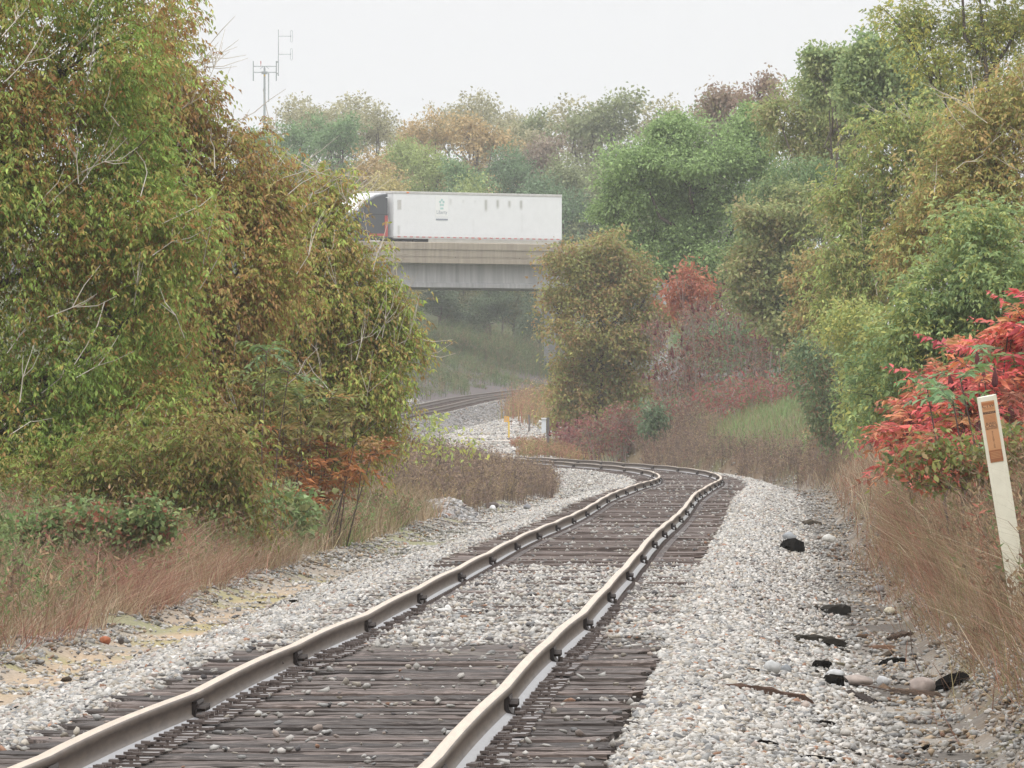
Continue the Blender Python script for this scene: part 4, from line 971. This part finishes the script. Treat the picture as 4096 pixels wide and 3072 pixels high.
ang = math.atan2(A[1], A[0]); pos = lambda s, q: (-2.3 + A[0] * s - NRM[0] * q, 733 + A[1] * s - NRM[1] * q)
def wheels(parent, xs, ys=(.17, 2.43)):
    for x in xs:
        for y in ys:
            mb = MB(); mb.cyl((x, y, .51), 1, .51, .32, 22); wv = mb.build("wheel", blk, parent, bevel=.03)
            mb = MB(); mb.cyl((x, y - .165 if y < 1 else y + .165, .51), 1, .28, .03, 18); mb.cyl((x, y - .185 if y < 1 else y + .185, .51), 1, .09, .05, 10); mb.build("rim", alu, wv)
def make_trailer():
    s0, s1 = -5.75, 10.35; L = s1 - s0; p = pos(s0, 1.75)
    t = empty("semi_trailer", (*p, DECK), "long white box trailer of the truck on the bridge, with small green emblem", "trailer", rz=ang)
    # side skin as a fine grid so that its streaks are its own dirt
    mb = MB(); mb.box(.02, L - .02, .012, 2.588, 1.20, 4.02); b = mb.build("body", wht, t)
    nx, nz = 330, 60; xs = np.linspace(0, L, nx); zs = np.linspace(1.29, 3.92, nz); X, Z = np.meshgrid(xs, zs)
    V = np.stack([X, 0 * X, Z], -1).reshape(-1, 3); i = np.arange(nz - 1)[:, None] * nx + np.arange(nx - 1)[None]
    Fq = np.stack([i, i + 1, i + nx + 1, i + nx], -1).reshape(-1, 4)
    c = np.full((len(V), 3), .80); dirt = np.zeros(len(V))
    for fx, top, bot, a in ((.335, 3.72, 3.2, .22), (.41, 3.68, 3.35, .2), (.48, 3.65, 3.4, .22), (.545, 3.72, 2.85, .5), (.615, 3.72, 3.05, .52), (.685, 3.68, 3.1, .5), (.755, 3.72, 3.0, .52), (.03, 2.0, 1.2, .3), (.47, 2.5, 1.3, .05), (.76, 2.9, 1.5, .06)):
        dirt = np.maximum(dirt, a * np.exp(-((V[:, 0] - fx * L) / .13) ** 2) * np.clip((V[:, 2] - bot) / .25, 0, 1) * np.clip((top - V[:, 2]) / .12, 0, 1))
    dirt = np.maximum(dirt, .10 * np.clip((1.55 - V[:, 2]) / .4, 0, 1))
    c = c * (1 - dirt[:, None] * np.array([.9, .92, 1.0])); build("side_panel", V, Fq, white, t, col=c)
    mb = MB(); mb.box(-.02, L + .02, -.02, 2.62, 3.93, 4.09); mb.build("top_rail", alu, t, bevel=.02)
    mb = MB(); mb.box(0, L, -.015, .012, 1.14, 1.29); mb.box(0, L, 2.588, 2.615, 1.14, 1.29); mb.build("bottom_rail", alu, t)
    mb = MB()
    for k in range(27): mb.box(.35 + k * .585, .35 + k * .585 + .29, -.022, -.0155, 1.21, 1.29)
    mb.build("reflective_tape", tapem, t)
    mb = MB(); mb.box(3.3, L - .3, .0, .05, .25, 1.14); mb.box(3.3, L - .3, 2.54, 2.57, .25, 1.14); mb.build("side_skirt", skirt_m, t)
    mb = MB(); mb.box(.3, L - .1, .75, .9, .8, 1.15); mb.box(.3, L - .1, 1.7, 1.85, .8, 1.15); mb.box(2.2, 2.35, .3, .45, .1, 1.15); mb.box(2.2, 2.35, 2.15, 2.3, .1, 1.15); mb.box(L - .15, L, .2, 2.4, .45, .55); mb.build("chassis", blk, t)
    wheels(t, (L - 1.4, L - 2.65))
    mb = MB(); mb.box(L - .01, L + .03, .05, 2.55, 1.2, 3.9); mb.build("rear_door", wht, t)
    for fx in (.075, .5):
        mb = MB(); mb.box(fx * L, fx * L + .22, -.045, -.02, 3.97 if fx < .3 else 1.15, 4.05 if fx < .3 else 1.2); mb.build("marker_lamp", orm, t, bevel=.01)
    mb = MB(); mb.box(.36, .72, -.012, -.003, 2.95, 3.55); mb.build("reflector_plate", alu, t)
    pm = MB(); pm.box(3.95, 5.15, -.012, -.004, 2.55, 3.85); lp = pm.build("emblem_panel", solid("emblem white", (.86, .86, .84), (.82, .82, .80), 3, .5), t)
    mb = MB()      # green emblem: small five lobed mark on a stem
    for k in range(5):
        a = pi / 2 + k * 2 * pi / 5; cx, cz = 4.55 + .17 * cos(a), 3.42 + .17 * sin(a)
        mb.prism([(cx + .10 * cos(q * pi / 4), cz + .085 * sin(q * pi / 4)) for q in range(8)], 1, -.018, -.0125)
    mb.box(4.40, 4.70, -.018, -.0125, 3.0, 3.12); mb.build("emblem", teal, lp)
    text("lettering", "Liberty", .34, ink, lp, (4.55, -.014, 2.82), (pi / 2, 0, 0), extrude=.002, sx=1.05)
    mb = MB(); mb.box(4.0, 5.12, -.018, -.0125, 2.32, 2.42); mb.build("lettering_strip", ink, lp)
    return t
make_trailer()
def make_tractor():
    p = pos(-6.15, 1.80)      # origin at the back of the cab, nose towards -x
    t = empty("truck_tractor", (*p, DECK), "dark grey sleeper truck with red stripe pulling the white trailer, half hidden by leaves", "truck", rz=ang)
    side = [(0, 1.05), (0, 3.92), (-.35, 3.90), (-1.0, 3.78), (-1.7, 3.50), (-2.3, 3.10), (-2.7, 2.72), (-2.95, 2.62), (-3.55, 1.95), (-5.0, 1.75), (-5.35, 1.55), (-5.4, .62), (-4.9, .55), (-4.75, .95), (-4.4, 1.12), (-4.0, .95), (-3.85, .5), (-2.2, .5), (-2.2, 1.05)]
    mb = MB(); mb.prism([(x, z) for x, z in side], 1, .06, 2.40); mb.build("body", grey, t, bevel=.06)
    fr = MB(); V = []
    for x, z in [(.0, 3.97), (-.4, 3.96), (-1.05, 3.85), (-1.8, 3.56), (-2.4, 3.16), (-2.75, 2.80)]: V.append((x, z))
    # roof fairing, its white is mirrored sky put into the colour; stands a little proud of the cab sides and roof
    for k in range(len(V) - 1):
        (xa, za), (xb, zb) = V[k], V[k + 1]
        fr.add([(xa, .25, za), (xb, .35, zb), (xb, 2.1, zb), (xa, 2.2, za), (xa, .25, za - .14), (xb, .35, zb - .14), (xb, 2.1, zb - .14), (xa, 2.2, za - .14)],
               [(0, 1, 2, 3), (7, 6, 5, 4), (0, 4, 5, 1), (2, 6, 7, 3), (1, 5, 6, 2), (0, 3, 7, 4)])
    fr.build("roof_fairing", wht, t)
    mb = MB(); mb.box(-.30, -.04, .035, .062, 1.25, 2.55); mb.box(-1.75, -.30, .035, .062, 1.28, 1.42); mb.build("red_stripe", redm, t)
    mb = MB(); mb.box(-2.3, -.02, .045, .064, 2.60, 2.64); mb.build("side_seam", blk, t)
    mb = MB(); mb.box(-.22, .05, .02, .05, 3.66, 3.71); mb.build("grab_rail", wht, t)
    mb = MB(); mb.add([(-2.72, .3, 2.66), (-2.72, 2.16, 2.66), (-3.42, 2.16, 2.02), (-3.42, .3, 2.02), (-2.76, .3, 2.72), (-2.76, 2.16, 2.72), (-3.48, 2.16, 2.06), (-3.48, .3, 2.06)], [(0, 1, 2, 3), (7, 6, 5, 4), (0, 4, 5, 1), (1, 5, 6, 2), (2, 6, 7, 3), (3, 7, 4, 0)]); mb.build("windscreen", glass, t)
    mb = MB(); mb.prism([(-2.25, 2.05), (-2.25, 2.62), (-2.72, 2.6), (-3.1, 2.1)], 1, .04, .058); mb.build("side_window", glass, t)
    mb = MB(); mb.box(-3.1, -2.95, -.22, -.02, 1.95, 2.5); mb.build("mirror", blk, t, bevel=.03)
    mb = MB(); mb.cyl((-1.3, .22, .72), 0, .3, 1.2, 18); mb.build("fuel_tank", alu, t)
    mb = MB(); mb.box(-5.1, 1.9, .8, .95, .65, .95); mb.box(-5.1, 1.9, 1.5, 1.65, .65, .95); mb.box(-5.5, -5.3, .1, 2.36, .4, .75); mb.build("chassis", blk, t)
    for y in (.3, 1.9): mb = MB(); mb.box(-5.42, -5.2, y, y + .3, 1.05, 1.3); mb.build("headlight", alu, t, bevel=.03)
    wheels(t, (-4.4, .35, 1.6), (.22, 2.24))
make_tractor()

# ------------------------------------------------------------------ antenna mast
galv = solid("galvanised steel", (.36, .39, .40), (.28, .30, .31), 2, .5)
def make_mast():
    d = 914; b = px(264.5, 0, d); b[2] = float(gz(b[0], d)); root = empty("antenna_mast", b, "grey steel antenna mast with folded dipole antennas above the brown trees", "antenna mast")
    q = lambda x, y: px(x, y, d) - b
    def zt(y): return q(264.5, y)[2]
    X = lambda x: (x - 512) * d / F - b[0]
    mb = MB(); mb.tube([(0, 0, -.5), (0, 0, zt(68))], [.16, .075], 12); mb.tube([(0, 0, zt(69)), (0, 0, zt(66))], .05, 8); mb.build("pole", galv, root)
    mb = MB(); mb.tube([(X(268.6), 0, zt(73)), (X(268.6), 0, zt(102))], .045, 6); mb.build("cable_duct", galv, root)
    mb = MB(); mb.box(X(261.5), X(267.5), -.2, .2, zt(74), zt(71.5)); mb.build("collar", galv, root)
    mb = MB()
    for y in (66.3, 72.3): mb.tube([(X(253.2), 0, zt(y)), (X(277), 0, zt(y))], .035, 6)
    for a, c in ((253.3, 1), (276.3, 1)): mb.tube([(X(a), 0, zt(61)), (X(a), 0, zt(81))], .05, 6)
    for a in (-1, 1): mb.tube([(a * .35, 0, zt(69)), (a * .12, 0, zt(66.5))], .02, 5)
    mb.box(X(276), X(278.6), -.06, .06, zt(62.6), zt(61.2)); mb.box(X(276), X(278.6), -.06, .06, zt(74.2), zt(73)); mb.build("crossarm_frame", galv, root)
    mb = MB(); mb.tube([(X(260.8), 0, zt(66)), (X(260.8), 0, zt(63.5))], .02, 5); mb.tube([(X(260.8), 0, zt(63.5)), (X(260.8), 0, zt(61))], .04, 6); mb.build("beacon", redm, root)
    mb = MB(); mb.box(-.06, .06, -.17, -.15, zt(76.4), zt(74.6)); mb.build("warning_plate", solid("yellow plate", (.6, .42, .05), (.55, .38, .05), 5, .5), root)
    mb = MB(); mb.tube([(X(278.4), 0, zt(76)), (X(278.4), 0, zt(29.5))], [.04, .025], 6); m = mb.build("antenna_staff", galv, root)
    for yc in (36.2, 54.3):
        mb = MB(); mb.tube([(X(278.4), 0, zt(yc)), (X(290.5), 0, zt(yc))], .02, 5)
        pts = [];  cx = X(291.5); r = .075; hh = .38
        for k in range(7): a = pi * k / 6; pts.append((cx + r * cos(a), 0, zt(yc) + hh + r * sin(a)))
        for k in range(7): a = pi + pi * k / 6; pts.append((cx + r * cos(a), 0, zt(yc) - hh + r * sin(a)))
        pts.append(pts[0]); mb.tube(pts, .014, 5); mb.box(X(290.4), X(291), -.03, .03, zt(yc) - .08, zt(yc) + .08); mb.build("dipole", galv, root)
make_mast()

# ------------------------------------------------------------------ cable marker post, right
def make_marker():
    d = 76.0; s = d / F; top = px(986.5, 396, d); bot = px(1019.5, 600, d)
    ax = top - bot; H = np.linalg.norm(ax); a = math.atan2(ax[0], ax[2])
    b = bot.copy(); b[2] = float(gz(b[0], b[1])) - .1; H = (top[2] - b[2]) / cos(a); b[0] = top[0] - H * sin(a)
    root = empty("cable_marker", b, "leaning flat white marker post with an orange buried cable label, right bank", "marker post")
    W = .064
    pm = solid("cream fibreglass", (.72, .69, .57), (.60, .57, .46), 5, .5, (1, 1, 1.0)); rot = (0, a, 0)
    mb = MB(); mb.add([(-W, 0, 0), (-W * .62, -.006, 0), (W * .62, -.006, 0), (W, 0, 0), (-W, .012, 0), (W, .012, 0), (-W, 0, H), (-W * .62, -.006, H - .004), (0, -.006, H - .014), (W * .62, -.006, H - .004), (W, 0, H + .004), (-W, .012, H), (W, .012, H + .004)],
        [(0, 1, 7, 6), (1, 2, 9, 8, 7), (2, 3, 10, 9), (3, 5, 12, 10), (5, 4, 11, 12), (4, 0, 6, 11), (6, 7, 8, 9, 10, 12, 11), (0, 4, 5, 3, 2, 1)]); po = mb.build("post", pm, root); po.rotation_euler = rot
    om = solid("orange label", (.50, .26, .125), (.44, .225, .105), 6, .6); om2 = solid("burnt orange label", (.30, .12, .05), (.26, .10, .04), 6, .6); tm = solid("faded brown print", (.045, .03, .025), (.035, .025, .02), 9, .7); pr2 = solid("pale brown print", (.36, .14, .05), (.33, .12, .05), 9, .7)
    lab_s = 76 / 64
    lw = .036; k = 1 / (181 * 1.03)
    mb = MB(); mb.box(-lw, lw, -.009, -.0075, H - .365, H - .028); lab = mb.build("label", om, po); lab.location = (0, 0, H * (1 - lab_s)); lab.scale = (lab_s, 1, lab_s)
    mb = MB(); mb.box(-lw, lw, -.010, -.0091, H - .362, H - .298); mb.build("lower_panel", om2, lab)
    mb = MB(); mb.box(-lw * .95, lw * .95, -.010, -.0091, H - .050, H - .036); mb.build("header_strip", pr2, lab)
    T_ = lambda body, sz, z, m, sx=1.0: text("lettering", body, sz, m, lab, (0, -.0095, H - z), (pi / 2, 0, 0), extrude=.0004, sx=sx)
    T_("CTW", .024, .056, tm, 1.2)
    mb = MB(); mb.box(-lw * .94, lw * .94, -.010, -.0091, H - .098, H - .086); mb.build("warning_band", tm, lab); text("lettering", "WARNING", .0115, om, lab, (0, -.0102, H - .092), (pi / 2, 0, 0), extrude=.0004, sx=1.05)
    T_("BURIED", .0155, .152, tm, 1.05); T_("CABLE", .021, .167, tm, 1.1); T_("NETWORK", .012, .180, tm, 1.1)
    mb = MB()
    for z in (.066, .072, .106, .113, .120, .127, .134, .141): mb.box(-lw * .8, lw * (.7 + .1 * sin(z * 900)), -.0098, -.0091, H - z - .0022, H - z)
    mb.build("fine_print", pr2, lab)
    for q, ch in enumerate("ATTENTION"): T_(ch, .0125, .197 + q * .0108, tm, 1.0)
    mb = MB()
    for z in (.308, .316, .324, .332, .340): mb.box(-lw * .8, lw * .8, -.0108, -.0101, H - z - .003, H - z)
    mb.build("fine_print", om, lab)
make_marker()

# ------------------------------------------------------------------ small lineside things beyond the bend
def make_cabinet():
    X = (544.5 - 512) * 419 / F; c = np.array([X, 419, float(gz(X, 419))]); s = c[1] / F
    root = empty("signal_cabinet", c, "small pale grey cabinet on a dark post beside the lane beyond the bend", "signal cabinet")
    b = CH + (HY - 433) * s - c[2]          # underside of the case, carried on its post
    mb = MB(); mb.box(-3 * s, 1.6 * s, -.15, .15, b, b + 14 * s); mb.build("case", solid("pale grey case", (.62, .66, .68), (.54, .58, .60), 4, .5), root, bevel=.01)
    mb = MB(); mb.box(-3.3 * s, 1.9 * s, -.2, .18, b + 14 * s, b + 15.2 * s); mb.build("lid", solid("white lid", (.76, .76, .76), (.7, .7, .7), 4, .5), root)
    mb = MB(); mb.box(2.0 * s, 5 * s, -.06, .06, -.2, b + 15.5 * s); mb.box(1.5 * s, 2.2 * s, -.05, .05, b + 3 * s, b + 4 * s); mb.build("post", M['wood2'], root)
    mb = MB(); mb.tube([(-3.1 * s, -.1, b + 11 * s), (-5.5 * s, -.12, b + 11.4 * s)], [.05, .07], 8); mb.build("lamp", alu, root)
M['wood2'] = solid("grey post wood", (.17, .16, .15), (.11, .10, .095), 6, .9, (6, 6, 1))
make_cabinet()
def make_sign():
    c = hit(508.8, 438); root = empty("lane_sign", c, "small yellow plate lettered D on a yellow post beside the lane", "sign"); s = c[1] / F
    ym = solid("yellow paint", (.62, .44, .06), (.52, .36, .05), 5, .5)
    mb = MB(); mb.box(-.7 * s, .9 * s, -.03, .03, -.2, 16.5 * s); mb.build("post", ym, root)
    mb = MB(); mb.box(-4.6 * s, -.7 * s, -.04, -.032, 16 * s, 21.5 * s); mb.box(-1.0 * s, .2 * s, -.032, .0, 16.2 * s, 21.4 * s); p = mb.build("plate", solid("orange yellow plate", (.66, .36, .05), (.6, .32, .04), 5, .5), root)
    text("lettering", "D", 4.6 * s, ink, p, (-2.6 * s, -.043, 18.7 * s), (pi / 2, 0, 0), extrude=.001)
make_sign()
def stake(x, y, h, lab):
    c = hit(x, y); mb = MB(); mb.tube([(0, 0, -.1), (.02, 0, h * .5), (-.01, 0, h)], [.05, .045, .04], 6); o = mb.build("stake", M['wood2'])
    o.location = c; tag(o, lab, "stake")
stake(529, 432, .7, "short dark stake left of the grey cabinet")

# ------------------------------------------------------------------ loose things on the ballast
def rock_obj(name, lab, cat, x0, y0, x1, y1, col, seed, sink=.25, group=None):
    r = np.random.default_rng(seed); c = hit((x0 + x1) / 2, y1); s = c[1] / F; w_, h = (x1 - x0) * s, (y1 - y0) * s
    V, Fc = ico(); V2 = []; cache = {}; F2 = []
    V = list(V)
    def mid(a, b):
        k = (min(a, b), max(a, b))
        if k not in cache: m = (V[a] + V[b]) / 2; V.append(m / np.linalg.norm(m)); cache[k] = len(V) - 1
        return cache[k]
    for a, b, c_ in Fc:
        ab, bc, ca = mid(a, b), mid(b, c_), mid(c_, a); F2 += [(a, ab, ca), (b, bc, ab), (c_, ca, bc), (ab, bc, ca)]
    V = np.array(V); pl = unit(r.normal(size=(7, 3))); 
    for p in pl:                                                   # knock flat facets off the lump
        k = V @ p; cut = r.uniform(.62, .85); V = V - np.maximum(k - cut, 0)[:, None] * p
    V = V * (1 + .05 * r.normal(size=(len(V), 1))); V = V / np.abs(V).max(0) * np.array([w_ / 2, w_ * .42, h * .62]); V[:, 2] += h * (.62 - sink)
    o = build(name, V, np.array(F2), M['rock'], col=np.tile(col, (len(V), 1)) * U(.88, 1.1, (len(V), 1))); o.location = c
    o.rotation_euler = (0, 0, r.uniform(-.4, .4)); return tag(o, lab, cat, group)
def wood_obj(name, lab, cat, xa, ya, xb, yb, th, col, seed, group=None, wd=None):
    """a broken piece of timber lying from pixel (xa,ya) to (xb,yb); th = thickness in metres"""
    r = np.random.default_rng(seed); a, b = hit(xa, ya), hit(xb, yb)
    if abs(a[1] - b[1]) > 4: b = px(xb, yb, a[1] + np.sign(b[1] - a[1]) * 4); b[2] = float(gz(b[0], b[1]))
    ax = b - a; L = np.linalg.norm(ax); ax /= L; sd = unit(np.cross((0, 0, 1.0), ax)); up = np.cross(ax, sd); n = 9; V = []; wd = wd or th * 1.5
    ring = [(-.5, 0), (-.42, .8), (-.1, 1), (.3, .95), (.5, .6), (.48, 0)]
    for i in range(n):
        t = i / (n - 1); k = (1 - .45 * (abs(t - .5) * 2) ** 5) * (1 + r.normal(0, .07))
        for (p, q) in ring:
            V.append(ax * (t * L + (r.normal(0, .05 * L) if i in (0, n - 1) else 0)) + sd * (p * wd * k + r.normal(0, .04 * wd)) + up * ((q * k + r.normal(0, .07)) * th))
    m = len(ring); Fq = [(i * m + j, i * m + (j + 1) % m, (i + 1) * m + (j + 1) % m, (i + 1) * m + j) for i in range(n - 1) for j in range(m)]
    mb = MB(); mb.add(V, Fq + [tuple(range(m))[::-1], tuple(range((n - 1) * m, n * m))], col); o = mb.build(name, M['wood'], colors=True)
    o.location = a + np.array([0, 0, -.006]); return tag(o, lab, cat, group)
bk, br = (.009, .008, .007), (.10, .065, .05)
W_ = [(729.6, 689, 809, 704, .05, br, "long brown weathered plank lying alone on the gravel, right of the track"),
 (795, 640, 841, 645, .06, (.045, .04, .033), "thick dark timber lying across the ditch, above the long thin stick"),
 (776, 638, 845, 654, .022, (.13, .11, .08), "long thin stick slanting down in the ditch"),
 (815.6, 668, 829, 668, .06, bk, "black rotten chunk left of the short olive stick"),
 (830, 665, 861, 671, .028, (.15, .13, .09), "short olive stick in the ditch"),
 (882, 667, 903, 664, .06, bk, "black wedge of wood on the sandy ditch floor"),
 (937, 690, 969, 681, .065, bk, "largest black rotten log, beside the pink boulder"),
 (892, 692, 944, 698, .035, (.09, .065, .05), "dark split board lying under the pink boulder"),
 (829, 685, 838, 685, .075, bk, "small black chunk at the left end of the flat pinkish rock"),
 (846, 696, 869, 706, .05, (.05, .042, .038), "curled dark bark in front of the flat pinkish rock"),
 (801, 759, 834, 765, .028, bk, "black stick at the bottom edge of the picture"),
 (757, 745, 779, 748, .03, bk, "black splinter on pale gravel near the bottom"),
 (819, 725, 834, 728, .035, bk, "small black scrap between the long plank and the bottom edge"),
 (978, 640, 992, 637, .09, bk, "black lump half buried in the tan grass"),
 (824, 614, 849, 613, .08, (.035, .032, .028), "dark squared block standing up in the ditch"),
 (802, 524, 821, 522, .075, (.085, .07, .055), "short dark log farthest up the right gravel"),
 (787, 551, 797, 551, .15, bk, "black upright stump beside the grey rock"),
 (890, 642, 913, 636, .05, (.095, .07, .055), "brown board leaning against the tan bank"),
 (870, 649, 899, 653, .03, (.15, .09, .06), "thin reddish board on the ditch floor"),
 (9, 714, 22, 709, .022, bk, "black splinter on the gravel at the left edge"),
 (288, 604, 300, 606, .04, bk, "small black block on the gravel left of the rails"),
 (470, 613, 516, 619, .02, bk, "black curved strip of bark between the rails"),
 (455, 524, 490, 516, .02, (.13, .11, .10), "thin grey stick lying left of the rails by the stone heap")]
for q, (xa, ya, xb, yb, th, col, lab) in enumerate(W_):
    wood_obj("wood_scrap", lab, "wood scrap", xa, ya, xb, yb, th, col, 300 + q, "timber scraps on the ballast")
R_ = [(907, 677, 936, 692, (.33, .27, .24), "pink pointed boulder in the ditch"), (838, 676, 873, 687, (.30, .25, .22), "flat pinkish rock in the ditch"),
 (824.6, 669, 847, 679, (.46, .46, .46), "white rock behind the flat pinkish rock"), (762, 660, 780.5, 675, (.40, .40, .39), "pale grey boulder standing on the gravel, right of the track"),
 (782, 531, 797, 541, (.26, .27, .28), "grey rock beside the black stump"), (820, 534, 837, 543, (.44, .43, .40), "white rock far up the ditch"),
 (871, 586, 886, 593, (.22, .22, .22), "grey slab near the tan bank"), (883, 608, 897, 615, (.46, .42, .32), "yellowish white rock near the tan bank"),
 (780, 664, 792, 673, (.22, .23, .24), "dark grey rock behind the pale boulder"), (876, 676, 890, 685, (.48, .48, .48), "small white rock between the two pink ones"),
 (99, 637, 111, 645, (.34, .12, .06), "rusty red rock on the sandy strip, left"), (118, 637, 124, 643.5, (.07, .06, .055), "small dark rock right of the rusty red one"),
 (14, 657, 23.5, 665, (.30, .24, .16), "round tan stone at the left edge"), (484, 501, 499, 508, (.12, .10, .09), "dark squared rock on top of the stone heap's right end"),
 (489, 505, 496, 510, (.60, .60, .60), "white rock under the dark squared one"), (523, 504, 531, 510, (.20, .20, .21), "grey rock right of the stone heap"),
 (435, 609, 451, 614, (.56, .55, .53), "flat white stone between the rails"), (444, 604, 452, 613, (.74, .73, .70), "pointed white stone between the rails")]
for q, (x0, y0, x1, y1, col, lab) in enumerate(R_):
    rock_obj("loose_rock", lab, "rock", x0, y0, x1, y1, col, 500 + q, group="loose rocks beside the track")
n = 1100; d = 46 + 130 * rng.random(n) ** 1.3; u = np.where(rng.random(n) < .85, 2.85 + rng.normal(0, .38, n), U(-3.6, -1.6, n)); X = TX(d) + u
s_ = .018 + .085 * rng.random(n) ** 3; V, Fc, ix = stones(np.stack([X, d, gz(X, d) + s_ * .12], -1), s_, ico(), .35)
o = build("wood_chips", V, Fc, M['wood'], col=(np.array([(.03, .026, .022), (.07, .055, .042), (.14, .095, .065), (.05, .045, .04)])[rng.integers(0, 4, n)])[ix])
tag(o, "small dark chips of rotten timber scattered over the gravel", "wood chips", kind="stuff")
# a lifted spike beside the left rail, a dead curved twig by the pink boulder
c = px(280.5, 663, 67); mb = MB(); z0 = -.165 - c[2]
mb.box(-.008, .008, -.008, .008, z0, 0); mb.prism([(-.022, -.004), (.02, -.004), (.014, .012), (-.014, .014)], 1, -.016, .016); o = mb.build("rail_spike", M['iron'], bevel=.002); o.location = c
tag(o, "lifted rusty spike sticking up beside the left rail", "rail spike")
c = hit(921, 676); s = c[1] / F; mb = MB(); mb.tube([(0, 0, -.02), (-5 * s, 0, 8 * s), (-9 * s, .05, 20 * s), (-10.5 * s, .05, 42 * s)], [.006, .005, .004, .003], 5); o = mb.build("dead_twig", M['darktwig']); o.location = c
tag(o, "curved dead twig standing up behind the pink boulder", "twig")
c = hit(893, 692); mb = MB(); mb.tube([(-.27, .2, .05), (-.12, .1, .03), (.0, 0, .0)], [.004, .006, .005], 5); o = mb.build("dead_twig", M['darktwig']); o.location = c
tag(o, "thin dead twig lying left of the pink boulder", "twig")

# ------------------------------------------------------------------ the damp air
mb = MB(); mb.box(-440, 440, -60, 2400, -4, 60)
hm = bpy.data.materials.new("haze"); hm.use_nodes = True; hn = hm.node_tree.nodes; hn.clear()
ho = hn.new("ShaderNodeOutputMaterial"); hv = hn.new("ShaderNodeVolumePrincipled")
hv.inputs["Color"].default_value = (.97, .98, 1, 1); hv.inputs["Density"].default_value = .00016; hv.inputs["Anisotropy"].default_value = 0
hm.node_tree.links.new(hv.outputs[0], ho.inputs["Volume"])
o = mb.build("haze", hm); tag(o, kind="stuff")
